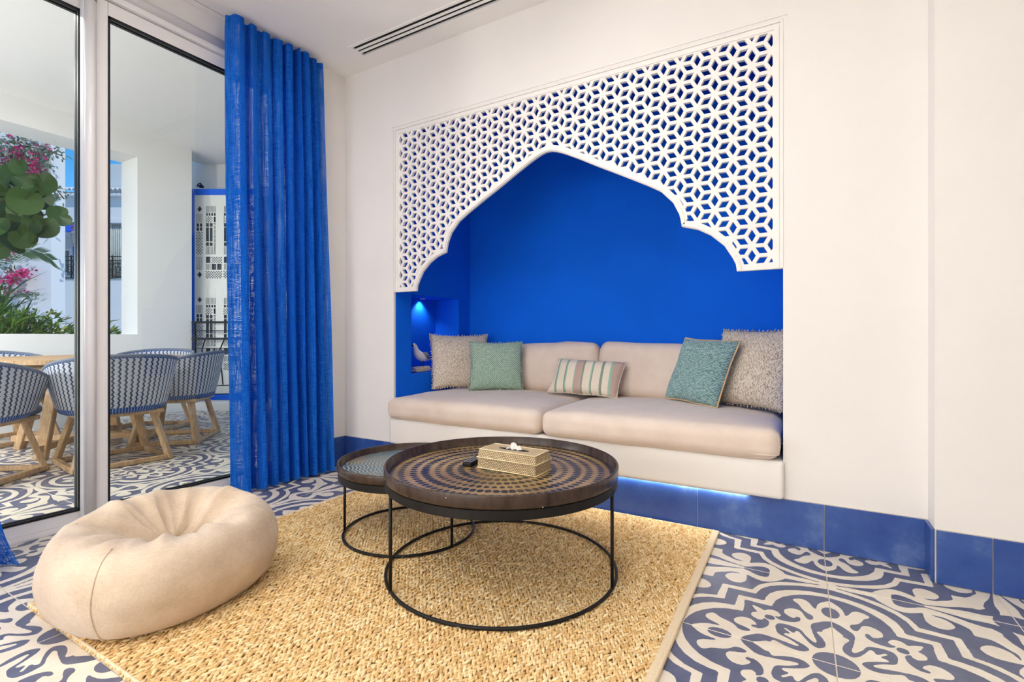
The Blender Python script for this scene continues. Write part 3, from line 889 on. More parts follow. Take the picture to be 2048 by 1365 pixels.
pillow('throw_pillow', .52, .27, .14, M['stripe'], 'oblong striped pillow in cream, green and mauve at the middle', 'pillow', (-1.35, 3.32, ZS), R(2), -26, 1.5, 'throw pillows on the niche sofa', seed=3, edge=M['boucle'], sx=.03)
pillow('throw_pillow', .42, .42, .15, M['green_r'], 'teal woven pillow with tan piping leaning right of centre', 'pillow', (-.585, 3.235, ZS), R(-33), -17, 2, 'throw pillows on the niche sofa', seed=4, edge=plain('tan_piping', '#c9a677', .8, .1, 60), sx=.05)
pillow('throw_pillow', .50, .47, .17, M['boucle2'], 'oatmeal boucle pillow against the right end of the niche', 'pillow', (-.283, 3.24, ZS), R(-32), -13, 0, 'throw pillows on the niche sofa', seed=5, fringe=M['boucle2'], sx=.03)

# ---- curtains
def curtain(name, y0, y1, xc, z0, z1, folds, amp, label, widen=(0, 0), seed=0, skew=0., power=1.5):
    e = empty(name, (xc, (y0 + y1) / 2, z0)); tag(e, label, 'curtain', 'blue linen curtains')
    nu, nz = folds * 14, 40; V = []; rr = random.Random(seed)
    ph = [rr.uniform(-.32, .32) for _ in range(folds + 2)]; am = [rr.uniform(.55, 1.35) for _ in range(folds + 2)]
    zs = [(1 - k / nz) for k in range(nz + 1)]
    for z in zs:
        low = 1 - z
        for i in range(nu + 1):
            s = i / nu; ss = s ** (1 + skew)
            ya = y0 - widen[0] * low ** power; yb = y1 + widen[1] * low ** power
            q = s * folds; k = int(min(q, folds - 1)); f = q - k
            a = amp * (am[k] * (1 - f) + am[k + 1] * f) * (.62 + .38 * low + .15 * math.sin(3 * z + k))
            g = math.sin(2 * math.pi * (q + ph[k] * (1 - f) + ph[k + 1] * f) + .4 * math.sin(2.2 * low + k * 1.7))
            g = math.copysign(abs(g) ** .8, g)
            y = ya + (yb - ya) * ss + .012 * math.sin(4 * math.pi * q + 1) * (1 - .4 * low)
            nz_ = noise.noise(Vector((s * 9, z * 2.2, seed)))
            x = a * g + nz_ * .014 * (.4 + low) + .03 * low
            zz = z0 + (z1 - z0) * z
            if z > .985: x *= .8
            V.append((x, y - (y0 + y1) / 2, zz - z0 + .004 * g * low))
    m = nu + 1
    F = [(j * m + i, j * m + i + 1, (j + 1) * m + i + 1, (j + 1) * m + i) for j in range(nz) for i in range(nu)]
    o = mesh('drape', V, F, M['curtain'], e, smooth=True)
    # stitched header tape, a band doubled at the top
    hv = []; hz = [0, .022, .045]
    for dz in hz:
        t = dz / ((z1 - z0) / nz); j0 = min(int(t), nz - 1); ft = t - j0
        for i in range(nu + 1):
            a = Vector(V[j0 * m + i]); b = Vector(V[(j0 + 1) * m + i]); p = a.lerp(b, ft); hv.append((p.x + .004, p.y, p.z))
    hf = [(j * m + i, j * m + i + 1, (j + 1) * m + i + 1, (j + 1) * m + i) for j in range(len(hz) - 1) for i in range(nu)]
    mesh('header_tape', hv, hf, M['curtain'], e, smooth=True)
    return e
curtain('window_curtain', 1.775, 2.455, -3.10, .012, 3.035, 8, .080, 'blue linen curtain gathered at the corner beside the niche wall', (-.03, .03), 4, -.18)
curtain('window_curtain', -.35, .655, -2.98, .012, 3.035, 9, .06, 'blue linen curtain at the picture edge, only its hem in view', (0, .115), 9, power=11)

# ---- braided jute rug
RX0, RX1, RY0, RY1 = -2.475, -.362, .682, 2.70
rug = empty('jute_rug', ((RX0 + RX1) / 2, (RY0 + RY1) / 2, 0))
tag(rug, 'golden braided jute rug lying on the patterned tiles', 'rug')
def rug_part(o): o.parent = rug; o.location = -Vector(rug.location); return o
rug_part(box('backing', RX0, RX1, RY0, RY1, .0005, .008, M['jute_back']))
bd = MB().box(RX1 - .028, RX1 + .004, RY0 - .004, RY1 + .003, .001, .0165).box(RX0 - .004, RX0 + .022, RY0 - .004, RY1 + .003, .001, .0165).box(RX0 + .022, RX1 - .028, RY1 - .01, RY1 + .003, .001, .0165).box(RX0 + .022, RX1 - .028, RY0 - .004, RY0 + .006, .001, .0165)
rug_part(bd.build('binding', M['binding'], bevel=.003, seg=1))
def grains():
    rs = np.random.RandomState(3); pitch, st = .0185, .0215
    xs = np.arange(RX0 + .024, RX1 - .03, pitch); ys = np.arange(RY0 + .006, RY1 - .008, st)
    seg, rings = 5, 3
    base = [(0, 0, -1)]
    for k in range(1, rings + 1):
        a = math.pi * k / (rings + 1)
        for s in range(seg): base.append((math.sin(a) * math.cos(2 * math.pi * s / seg), math.sin(a) * math.sin(2 * math.pi * s / seg), -math.cos(a)))
    base.append((0, 0, 1)); base = np.array(base)
    F = []
    for s in range(seg):
        F.append((0, 1 + (s + 1) % seg, 1 + s))
        for k in range(rings - 1):
            a = 1 + k * seg + s; b = 1 + k * seg + (s + 1) % seg; F.append((a, b, b + seg)); F.append((a, b + seg, a + seg))
        F.append((1 + (rings - 1) * seg + s, 1 + (rings - 1) * seg + (s + 1) % seg, len(base) - 1))
    F = np.array(F)
    X, Y = np.meshgrid(xs, ys); X = X.ravel(); Y = Y.ravel()
    C = []; A = []
    for side in (-1, 1):
        C.append(np.stack([X + side * pitch * .24 + rs.normal(0, .0011, X.size), Y + side * st * .16 + rs.normal(0, .0016, X.size), .0115 + rs.normal(0, .0016, X.size)], 1))
        A.append(side * (.47 + rs.normal(0, .08, X.size)))
    C = np.concatenate(C); A = np.concatenate(A); n = len(C)
    L = .0150 * rs.uniform(.88, 1.15, n); W = .0061 * rs.uniform(.88, 1.12, n); Hh = .0052 * rs.uniform(.85, 1.2, n); pt = rs.normal(.12, .12, n)
    bx = base[None, :, 0] * W[:, None]; bz = base[None, :, 1] * Hh[:, None]; by = base[None, :, 2] * L[:, None]
    bz = bz + by * np.sin(pt)[:, None]
    ca, sa = np.cos(A)[:, None], np.sin(A)[:, None]
    V = np.stack([bx * ca + by * sa, -bx * sa + by * ca, bz], 2) + C[:, None, :]
    V = V.reshape(-1, 3); FF = (F[None] + (np.arange(n) * len(base))[:, None, None]).reshape(-1, 3)
    me = bpy.data.meshes.new('braids'); me.vertices.add(len(V)); me.vertices.foreach_set('co', V.astype(np.float32).ravel())
    me.loops.add(FF.size); me.loops.foreach_set('vertex_index', FF.astype(np.int32).ravel())
    me.polygons.add(len(FF)); me.polygons.foreach_set('loop_start', np.arange(0, FF.size, 3, dtype=np.int32)); me.polygons.foreach_set('loop_total', np.full(len(FF), 3, np.int32))
    me.polygons.foreach_set('use_smooth', np.ones(len(FF), bool)); me.update(); me.validate(); me.materials.append(M['jute'])
    o = bpy.data.objects.new('braids', me); link(o); o['kind'] = 'stuff'; return rug_part(o)
grains()
fz = MB(); rr = random.Random(5)
for _ in range(260):
    x, y = rr.uniform(RX0 + .1, RX1 - .1), rr.uniform(RY0 + .1, RY1 - .1); a = rr.uniform(0, 6.28); L = rr.uniform(.015, .05)
    p = [(x + L * t * math.cos(a + t), y + L * t * math.sin(a + t), .016 + .012 * math.sin(t * 3.1)) for t in (0, .35, .7, 1)]
    fz.tube(p, .0006, 3)
o = rug_part(fz.build('loose_fibres', M['binding'])); o['kind'] = 'stuff'
RUGZ = .0175

# ---- bean bag pouf
def pouf():
    e = empty('bean_bag_pouf', (-2.095, .978, .0), R(6)); tag(e, 'large sagging cream canvas bean bag with a dented top', 'bean bag')
    a, b, H = .338, .370, .335; nt, nr = 160, 60; V = []
    ph = [rng.uniform(0, 6.28) for _ in range(8)]
    # profile: (rho, z) from foot centre, round the belly, over the lip and down into the dent
    prof = [(0, .0), (.45, .0), (.70, .001), (.82, .012), (.91, .045), (.97, .105), (1.0, .165), (.985, .225), (.93, .285), (.84, .322), (.72, .335), (.58, .318), (.44, .275), (.30, .225), (.17, .190), (.07, .175), (0, .172)]
    t = np.linspace(0, len(prof) - 1, nr + 1)
    def cat(v):
        i = int(min(v, len(prof) - 2)); f = v - i
        p = [np.array(prof[min(max(i + k, 0), len(prof) - 1)]) for k in (-1, 0, 1, 2)]
        return .5 * (2 * p[1] + (p[2] - p[0]) * f + (2 * p[0] - 5 * p[1] + 4 * p[2] - p[3]) * f * f + (3 * p[1] - p[0] - 3 * p[2] + p[3]) * f ** 3)
    for k in range(nr + 1):
        rho, z = cat(t[k]); rho = max(rho, 0.0); top = max(0, (k / nr - .55) / .45)
        for i in range(nt):
            th = 2 * math.pi * i / nt
            ct, st = math.cos(th), math.sin(th)
            sup = (abs(ct) ** 2.35 + abs(st) ** 2.35) ** (-1 / 2.35)
            wr = 0
            if top > 0:                                      # folds run from the dent to the lip
                fold = (1 - 1.6 * abs(math.sin(th * 5.5 + ph[0] + 1.5 * rho))) * .6 + (1 - 1.6 * abs(math.sin(th * 9.5 + ph[1] - 2.5 * rho))) * .4 + math.sin(th * 3 + ph[2]) * .4
                wr = fold * .024 * math.sin(min(1, top * 1.15) * math.pi) + .0
                crease = max(0, math.cos(th - 1.35)) ** 30 + .8 * max(0, math.cos(th - 2.2)) ** 40 + .6 * max(0, math.cos(th + 2.3)) ** 30
                wr -= .06 * crease * math.sin(min(1, top * 1.1) * math.pi)
            cx, cy = .085 * top ** 1.5, .085 * top ** 1.5                    # the dent sits off centre
            x = a * rho * sup * ct + a * .0 - cx * 1.2; y = b * rho * sup * st + cy
            hz = .93 + .06 * (-ct) * min(1, z / .2) + .03 * st
            n1 = noise.noise(Vector((x * 5, y * 5, z * 5)))
            bul = 1 + .025 * n1 * (z > .02)
            V.append((x * bul, y * bul, max(0, z * hz + wr + .008 * n1 * top)))
    F = [(k * nt + i, k * nt + (i + 1) % nt, (k + 1) * nt + (i + 1) % nt, (k + 1) * nt + i) for k in range(nr) for i in range(nt)]
    o = mesh('cover', V, F, M['pouf'], e, smooth=True)
    bm = bmesh.new(); bm.from_mesh(o.data); bmesh.ops.remove_doubles(bm, verts=bm.verts, dist=.0004); bmesh.ops.recalc_face_normals(bm, faces=bm.faces); bm.to_mesh(o.data); bm.free(); set_smooth(o.data)
    for th in (-1.05, .72, 2.4, 3.9):
        i = int(round(th / (2 * math.pi) * nt)) % nt
        pts = [Vector(V[k * nt + i]) * 1.0 for k in range(int(nr * .2), int(nr * .62))]
        MB().tube([(p.x * 1.001, p.y * 1.001, p.z) for p in pts], .0035, 6).build('seam', M['pouf'], e, smooth=True)
    e.location.z = RUGZ - .001
    return e
pouf()

# ================================================================== TRAY TABLES
def tray_table(name, c, r, ring_r, zt, legs, rimh, mat, label, z0=RUGZ):
    e = empty(name, (c[0], c[1], z0)); tag(e, label, 'coffee table', 'nested tray tables'); H = zt - z0
    rod = .0068
    base = MB().tube([(ring_r * math.cos(2 * math.pi * k / 96), ring_r * math.sin(2 * math.pi * k / 96), rod) for k in range(96)], rod, 10, closed=True)
    base.build('floor_ring', M['black'], e, smooth=True)
    zs = H - rimh - .034
    sk = MB().lathe([(r - .030, zs), (r - .006, zs), (r - .004, zs + .003), (r - .004, zs + .034), (r - .030, zs + .034), (r - .030, zs)], 96)
    sk.build('support_hoop', M['black'], e, smooth=False)
    for a in legs:
        a = R(a); q = (ring_r * math.cos(a), ring_r * math.sin(a))
        MB().tube([(q[0], q[1], rod), (q[0] * .999, q[1] * .999, zs + .02)], rod, 10).build('leg', M['black'], e, smooth=True)
    tr = MB().lathe([(0, H - rimh + .002), (r - .010, H - rimh + .002), (r - .002, H - rimh + .004), (r, H - rimh + .010), (r + .001, H - .004), (r - .001, H), (r - .006, H), (r - .009, H - .004), (r - .012, H - rimh + .016), (r - .016, H - rimh + .0135), (r - .03, H - rimh + .012), (0, H - rimh + .012)], 128)
    o = tr.build('tray_rim', M['trayrim'], e, smooth=True)
    t = MB().lathe([(r - .020, H - rimh + .0122), (r - .020, H - rimh + .0135), (0, H - rimh + .0135)], 96)
    t.build('tray_top', mat, e)
    rr = random.Random(int(r * 1000)); ch = MB()
    for _ in range(9):                                       # chips in the lacquer of the rim
        a = rr.uniform(0, 6.28); zz = H - rimh + rr.uniform(.006, rimh - .006); w = rr.uniform(.0006, .0018)
        ch.obox(((r + .0008) * math.cos(a), (r + .0008) * math.sin(a), zz), .0006, w, w * .7, Matrix.Rotation(a, 3, 'Z'))
    ch.build('lacquer_chips', M['rattan_rim'], e)['kind'] = 'stuff'
    return e, zt - rimh + .0135
BIG = (-1.118, 1.826)
big, ZT = tray_table('tray_table', BIG, .494, .486, .472, (240, 3.5, 121.5), .052, M['tray_big'], 'large round tray table with brown and black spotted rings on thin black legs')
sm, ZT2 = tray_table('tray_table', (-1.722, 1.918), .352, .324, .388, (216, 348, 100), .046, M['tray_small'], 'smaller round tray table with blue grey rippled top behind the large one')

# ---- rattan tissue box, tissue, remote
tb = empty('tissue_box', (-1.066, 1.842, ZT), R(-1)); tag(tb, 'rectangular woven rattan tissue box on the large tray', 'tissue box')
W_, D_ = .286, .136
box('body', -W_ / 2, W_ / 2, -D_ / 2, D_ / 2, .001, .048, M['rattan'], tb, bevel=.004)
lid = MB(); x, y = W_ / 2 - .006, D_ / 2 - .006
lid.add([(-W_ / 2 - .002, -D_ / 2 - .002, .048), (W_ / 2 + .002, -D_ / 2 - .002, .048), (W_ / 2 + .002, D_ / 2 + .002, .048), (-W_ / 2 - .002, D_ / 2 + .002, .048), (-x, -y, .083), (x, -y, .083), (x, y, .083), (-x, y, .083)],
        [(3, 2, 1, 0), (4, 5, 6, 7), (0, 1, 5, 4), (1, 2, 6, 5), (2, 3, 7, 6), (3, 0, 4, 7)])
lido = lid.build('lid', M['rattan'], tb, bevel=.005)
rm = MB()
for sx, sy in ((-1, -1), (1, -1), (1, 1), (-1, 1)): pass
for zz, ex, ey in ((.0035, W_ / 2 + .001, D_ / 2 + .001), (.049, W_ / 2 + .002, D_ / 2 + .002), (.0825, x, y)):
    rm.tube([(-ex, -ey, zz), (ex, -ey, zz)], .0028, 6).tube([(-ex, ey, zz), (ex, ey, zz)], .0028, 6).tube([(-ex, -ey, zz), (-ex, ey, zz)], .0028, 6).tube([(ex, -ey, zz), (ex, ey, zz)], .0028, 6)
rm.build('rim', M['rattan_rim'], lido, smooth=True)
sl = MB().prism([(.075 * math.cos(k * math.pi / 16), .016 * math.sin(k * math.pi / 16)) for k in range(32)], .0825, .0838)
sl.build('opening', M['dark'], lido)  # dark plate on the lid, its colour standing in for the hole's shade
ts = MB(); V = []; F = []
for j in range(9):
    for i in range(13):
        u = i / 12 - .5; v = j / 8
        V.append((u * .075 * (1 - .35 * v), .010 * math.sin(u * 17) * (1 - .3 * v) + .004 * v, .082 + .030 * v * (1 - 2.2 * u * u) + .005 * math.sin(u * 23 + v * 3) * v))
F = [(j * 13 + i, j * 13 + i + 1, (j + 1) * 13 + i + 1, (j + 1) * 13 + i) for j in range(8) for i in range(12)]
tz = mesh('paper_tissue', V, F, M['white'], None, smooth=True); tz.location = tb.location; tz.rotation_euler = tb.rotation_euler
tag(tz, 'white paper tissue poking out of the rattan box', 'tissue')
rc = empty('remote_control', (-1.272, 1.838, ZT), R(10)); tag(rc, 'small black remote control beside the rattan tissue box', 'remote')
rcb = box('body', -.021, .021, -.075, .075, .001, .020, M['black'], rc, bevel=.006, seg=3, smooth=True)
for r_ in range(7):
    for c_ in range(3):
        MB().box(-.014 + c_ * .014 - .004, -.014 + c_ * .014 + .004, -.062 + r_ * .017 - .0045, -.062 + r_ * .017 + .0045, .0198, .0218).build('button', M['grey'], rcb, bevel=.001, seg=1)

# ---- gull figurine in the lit recess
gx = NX0 - .12
g = empty('gull_figurine', (gx, 3.185, NS['z0'])); tag(g, 'small carved white gull on a ribbed stand in the blue recess', 'figurine')
def loft(path, rads, nm, mat, flat=1.0): return MB().tube(path, rads, 14, flat=flat).build(nm, mat, g, smooth=True)
loft([(0, .135, .098), (0, .10, .102), (0, .06, .106), (0, .02, .118), (0, -.02, .135), (0, -.045, .155), (0, -.058, .178), (0, -.066, .198), (0, -.076, .214), (0, -.088, .221), (0, -.098, .220)], [.004, .012, .022, .034, .038, .033, .024, .019, .019, .018, .010], 'body', M['white'])
loft([(0, -.096, .221), (0, -.112, .222), (0, -.128, .224)], [.009, .006, .001], 'beak', M['black'])
for s in (-1, 1):
    loft([(s * .026, -.005, .160), (s * .033, .03, .142), (s * .024, .075, .118), (s * .008, .12, .108)], [.006, .022, .016, .003], 'wing', M['grey'], .35)
    loft([(s * .014, .01, .09), (s * .014, .012, .036)], [.0025, .0025], 'leg', M['black'])
    MB().tube([(s * .0155, -.089, .226), (s * .0185, -.089, .226)], .003, 8).build('eye', M['black'], g)
ribs = plain('ribbed_wood', '#d8c9b3', .7, .1, 30)
st = empty('stand'); st.parent = g
for k in range(9):
    yk = -.085 + k * .0215
    MB().tube([(-.03, yk, .018), (-.012, yk, .036), (.012, yk, .036), (.03, yk, .018)], [.008, .0105, .0105, .008], 8).build('rib', ribs, st, smooth=True)
box('stand_core', -.034, .034, -.088, .09, .0005, .026, ribs, st, bevel=.008, seg=2, smooth=True)
# the recess spot lamp
sp = empty('recess_spot', (NX0 - .225, 3.33, NS['z1'])); tag(sp, 'tiny spot lamp in the top of the blue recess', 'spot lamp')
MB().lathe([(.012, -.001), (.022, -.001), (.024, -.004), (.022, -.007), (.014, -.006), (.012, -.001)], 24).build('ring', M['alu'], sp, smooth=True)
ld = bpy.data.lights.new('recess_spot_light', 'SPOT'); ld.energy = 6.; ld.spot_size = R(110); ld.spot_blend = .8; ld.shadow_soft_size = .012; ld.color = (.85, .92, 1)
lo = bpy.data.objects.new('recess_spot_light', ld); lo.location = (NX0 - .225, 3.33, NS['z1'] - .012); lo.rotation_euler = Vector((-.12, .0, -1)).to_track_quat('-Z', 'Y').to_euler(); COL.objects.link(lo)

# ================================================================== TERRACE OUTSIDE THE GLASS
def at(px, py, D):
    a = (px - 1024) / FPX; b = -(py - 675) / FPX; s, c = math.sin(TH), math.cos(TH)
    return Vector(((-s + a * c) * D, (c + a * s) * D, 1 + b * D))
TX, TT = -7.18, .43                                         # outer terrace wall
OZ0, OZ1, OY1 = 1.036, 3.265, 2.99
TC = 3.55
tw = MB().box(TX - TT, TX, -1.6, OY1, 0, OZ0).box(TX - TT, TX, -1.6, 3.63, OZ1, TC).box(TX - TT, TX, OY1, 3.63, 0, OZ1)
struct(tw.build('terrace_wall', M['terrace']))
struct(box('terrace_ceiling', TX - TT, -3.45, -1.6, 4.6, TC, TC + .2, M['terrace']))
for k, (lx, ly) in enumerate(((-4.6, .2), (-6.1, -.4))):  # unseen lamps added because daylight alone leaves the terrace too dark
    e = empty('terrace_fill_lamp', (lx, ly, TC)); tag(e, ('unseen fill lamp added in the terrace ceiling near the glass', 'unseen fill lamp added in the terrace ceiling near the parapet', 'unseen fill lamp added in the terrace ceiling by the shutter end')[k], 'ceiling lamp', 'added terrace ceiling lamps')
    b = MB()
    for s in (-1, 1): b.box(-.32, .32, s * .31 - .012, s * .31 + .012, -.03, 0).box(s * .31 - .012, s * .31 + .012, -.298, .298, -.03, 0)
    b.build('frame', M['alu'], e)
    ld = bpy.data.lights.new('terrace_fill_light', 'AREA'); ld.shape = 'SQUARE'; ld.size = .58; ld.energy = TERRACE_FILL_W; ld.color = (1, .97, .93)
    lo = bpy.data.objects.new('terrace_fill_light', ld); lo.location = (lx, ly, TC - .034); COL.objects.link(lo)
struct(box('terrace_head', -3.62, -3.45, -1.6, 4.2, CEIL_Z - .12, TC, M['terrace']))
struct(box('terrace_pier', -3.62, -3.45, 2.72, 4.2, 0, CEIL_Z - .12, M['terrace']))

gt_ = fill_globe_mat(125.0)  # globes added out of view to brighten terrace ceiling and wall
for (gx_, gy_, lab) in ((-4.7, -1.0, 'white globe lamp added for fill light on the terrace near the glass'), (-6.3, -1.0, 'white globe lamp added for fill light on the terrace near the parapet')):
    fill_globe_lamp(gx_, gy_, 1.45, lab, gt_, 'added globe fill lamps on the terrace')
# frontal frame of the neighbouring opening, at an angle to the terrace
e1 = Vector((math.cos(TH), math.sin(TH), 0)); e2 = Vector((-math.sin(TH), math.cos(TH), 0))
PO = at(382, 675, 7.0); PO.z = 0; PX = 7.0 / FPX
def shutter_frame(o): o.location = PO; o.rotation_euler = (0, 0, TH); return o
kerb = struct(box('terrace_kerb', -.25, 1.9, -.28, .45, -.1, .11, M['terrace'])); shutter_frame(kerb)
bw = struct(box('terrace_wall_beyond', -.6, 2.2, .30, .45, .0, 3.9, M['terrace'])); shutter_frame(bw)
sh = empty('shutter_panel'); shutter_frame(sh)
tag(sh, 'blue framed white shutter panel with pierced squares, slots and diamonds', 'shutter')
SW, SZ0, SZ1 = .98, .115, 3.1
fw = 6 * PX
box('frame_post', 0, fw, 0, .06, SZ0, SZ1, M['frameblue'], sh, bevel=.004, seg=1)
box('frame_post', SW - fw, SW, 0, .06, SZ0, SZ1, M['frameblue'], sh, bevel=.004, seg=1)
box('frame_head', fw, SW - fw, 0, .06, SZ1 - 12 * PX, SZ1, M['frameblue'], sh, bevel=.004, seg=1)
box('frame_sill', fw, SW - fw, 0, .06, SZ0, SZ0 + 12 * PX, M['frameblue'], sh, bevel=.004, seg=1)
box('backing', fw, SW - fw, .045, .058, SZ0 + .08, SZ1 - .08, M['panel_dark'], sh)  # dark sheet standing in for the dim interior behind the holes
def pv(y): return 1 - (y - 675) * PX                         # height of an image row on the panel
holes = []
def rect(x0, x1, y0, y1): holes.append([(x0, pv(y1)), (x1, pv(y1)), (x1, pv(y0)), (x0, pv(y0))])
def zone(kind, x0, x1, y0, y1, n=5, m=3):                    # x in image columns from 382
    x0, x1 = (x0 - 382) * PX, (x1 - 382) * PX
    if kind == 'slots':
        w = (x1 - x0) / n
        for k in range(n): rect(x0 + k * w + w * .3, x0 + (k + 1) * w - w * .2, y0, y1)
    elif kind == 'rungs':
        h = (y1 - y0) / n
        for k in range(n): rect(x0, x1, y0 + k * h + h * .2, y0 + (k + 1) * h - h * .25)
    elif kind == 'check':
        w = (x1 - x0) / n; h = (y1 - y0) / m
        for a in range(n):
            for b in range(m):
                if (a + b) % 2 == 0: rect(x0 + a * w + .0004, x0 + (a + 1) * w - .0004, y0 + b * h + .05, y0 + (b + 1) * h - .05)
    elif kind == 'panes':
        w = (x1 - x0) / n; h = (y1 - y0) / m
        for a in range(n):
            for b in range(m): rect(x0 + a * w + .005, x0 + (a + 1) * w - .005, y0 + b * h + .6, y0 + (b + 1) * h - .6)
    elif kind == 'dia':
        cx, cy = (x0 + x1) / 2, (pv(y0) + pv(y1)) / 2; holes.append([(x0, cy), (cx, pv(y1)), (x1, cy), (cx, pv(y0))])
Xa, Xb = 391, 404
for cA in (0, 107):                                          # left strip and its twin on the far stile
    for (dy, full) in ((0, True), (182, True)):
        zone('dia', 393 + cA, 403 + cA, 412 + dy, 424 + dy)
        zone('slots', Xa + cA, Xb + cA, 428 + dy, 445 + dy, 5)
        zone('panes', Xa + cA, Xb + cA, 446 + dy, 462 + dy, 2, 2)
        zone('check', Xa + cA, Xb + cA, 464 + dy, 510 + dy, 5, 16)
        if dy == 0: zone('slots', Xa + cA, Xb + cA, 514, 540, 5); zone('dia', 393 + cA, 403 + cA, 543, 556)
for dx in (0, 36, 71):
    for dy in (0, 184):
        if dx == 71: continue
        x = 410 + dx
        zone('slots', x, x + 21, 412 + dy, 425 + dy, 8); zone('panes', x, x + 21, 425.5 + dy, 432 + dy, 4, 1)
        zone('check', x, x + 14, 433 + dy, 445 + dy, 6, 5); zone('panes', x + 15.5, x + 21, 432.5 + dy, 445 + dy, 1, 1)
        zone('panes', x, x + 15, 445.5 + dy, 454 + dy, 2, 1); zone('panes', x, x + 15, 454 + dy, 483.5 + dy, 2, 1); zone('panes', x, x + 15, 484 + dy, 492.5 + dy, 2, 1)
        zone('slots', x, x + 15, 493 + dy, 509 + dy, 6); zone('rungs', x + 16, x + 20.5, 446 + dy, 509 + dy, 24)
        zone('panes', x, x + 10.5, 513 + dy, 526.5 + dy, 1, 1); zone('check', x + 11.5, x + 33, 514 + dy, 526 + dy, 9, 5)
        zone('slots', x, x + 10.5, 528 + dy, 540 + dy, 4); zone('panes', x + 11.5, x + 33, 527 + dy, 540.5 + dy, 2, 1)
        zone('check', x, x + 33, 542 + dy, 557 + dy, 13, 6)
x0, x1, z0, z1 = fw, SW - fw, SZ0 + 12 * PX, SZ1 - 12 * PX
boxes = [(min(p[0] for p in h), max(p[0] for p in h), min(p[1] for p in h), max(p[1] for p in h), h) for h in holes if max(p[0] for p in h) < x1 - .01]
cuts = sorted(set([round(v, 4) for b in boxes for v in b[2:4]] + [round(z0, 4), round(z1, 4)]))
dias = [b for b in boxes if abs(b[4][0][1] - b[4][1][1]) > 1e-6 and abs(b[4][0][0] - b[4][1][0]) > 1e-6]
pb = MB()
for za, zb in zip(cuts, cuts[1:]):
    if zb - za < 2e-4: continue
    zm = (za + zb) / 2; x = x0
    for b in sorted([b for b in boxes if b not in dias and b[2] < zm < b[3]] + [b for b in dias if b[2] < zm < b[3]]):
        if b[0] > x: pb.box(x, b[0], .012, .024, za, zb)
        x = max(x, b[1])
    pb.box(x, x1, .012, .024, za, zb)
for b in dias:                                               # square cut-outs trimmed to diamonds by four corner pieces
    cx, cz = (b[0] + b[1]) / 2, (b[2] + b[3]) / 2
    for X, Z in ((b[0], b[2]), (b[1], b[2]), (b[1], b[3]), (b[0], b[3])):
        pb.prism([(X, Z), (cx, Z), (X, cz)], .012, .024, lambda p, w: (p[0], w, p[1]))
pb.build('pierced_board', M['panel_white'], sh)
for yy in (566, 576): box('rail_bead', x0 + .01, x1 - .01, .008, .0125, pv(yy) - .004, pv(yy) + .004, M['panel_white'], sh)
for k in range(7): box('groove_bead', x0 + .08 + k * .105, x0 + .086 + k * .105, .009, .0122, pv(592), pv(578), M['panel_white'], sh)
wl = empty('wall_lamp', at(399, 372, 7.1)); tag(wl, 'small dark hooked lamp above the blue shutter frame', 'wall lamp')
MB().tube([(-.06, 0, 0), (-.03, 0, .03), (.02, 0, .035), (.045, 0, .01)], .01, 8).build('arm', M['black'], wl, smooth=True)
MB().lathe([(.005, .015), (.03, -.005), (.035, -.03), (.03, -.03), (.004, .01)], 16, (.045, 0, 0)).build('shade', M['black'], wl, smooth=True)

# black railing with kinked bars in front of it
rl = empty('metal_railing', at(384, 675, 6.75)); rl.location.z = 0; rl.rotation_euler = (0, 0, TH)
tag(rl, 'black metal railing with kinked bars before the shutter panel', 'railing'); q = 6.75 / FPX
def rz(y): return 1 - (y - 675) * q
for yy, h in ((645, .028), (678, .028), (662, .01), (697, .01)): MB().bar((0, 0, rz(yy)), (1.3, 0, rz(yy)), .02, h).build('rail', M['black'], rl)
MB().bar((0, 0, rz(773)), (1.3, 0, rz(768)), .012, .012).build('rail', M['black'], rl)
MB().bar((0, 0, rz(790)), (1.3, 0, rz(785)), .012, .012).build('rail', M['black'], rl)
for xx in (5, 150): MB().bar((xx * q, 0, .02), (xx * q, 0, rz(645)), .03, .03).build('post', M['black'], rl)
for (a, b, c_) in (((26, 680), (20, 700), (27, 772)), ((45, 696), (38, 760), (45, 788)), ((64, 680), (55, 702), (62, 770)), ((82, 696), (90, 735), (84, 788)), ((103, 680), (94, 700), (101, 770)), ((122, 696), (115, 750), (122, 788))):
    MB().tube([(p[0] * q, 0, rz(p[1])) for p in (a, b, c_)], .009, 6).build('bar', M['black'], rl)

# round teak table
TZ = .822; tcx, tcy = -5.64, 1.92
tt = empty('round_table', (tcx, tcy, 0)); tag(tt, 'round weathered teak dining table on splayed legs outside the glass', 'table')
for k in range(9):                                           # boards of the top
    y0, y1 = -.74 + k * .1645, -.74 + (k + 1) * .1645 - .003; pts = []
    ys = np.linspace(y0, y1, 7); w = lambda y: math.sqrt(max(.0004, .74 ** 2 - y * y))
    pts = [(w(y), y) for y in ys] + [(-w(y), y) for y in ys[::-1]]
    MB().prism(pts, TZ - .036, TZ).build('board', M['teak'], tt)
MB().lathe([(.62, TZ - .10), (.65, TZ - .10), (.65, TZ - .037), (.62, TZ - .037), (.62, TZ - .10)], 40).build('apron', M['teak'], tt)
for k in range(4):
    a = R(40 + 90 * k); c, s = math.cos(a), math.sin(a)
    MB().bar((.30 * c, .30 * s, TZ - .05), (.50 * c, .50 * s, .003), .085, .055, up=(c, s, 0)).build('leg', M['teak'], tt, bevel=.006, seg=1)
MB().bar((-.42, -.353, .10), (.42, .353, .10), .05).bar((-.353, .42, .10), (-.01, .0, .10), .05).bar((.01, 0, .10), (.353, -.42, .10), .05).build('stretcher', M['teak'], tt)

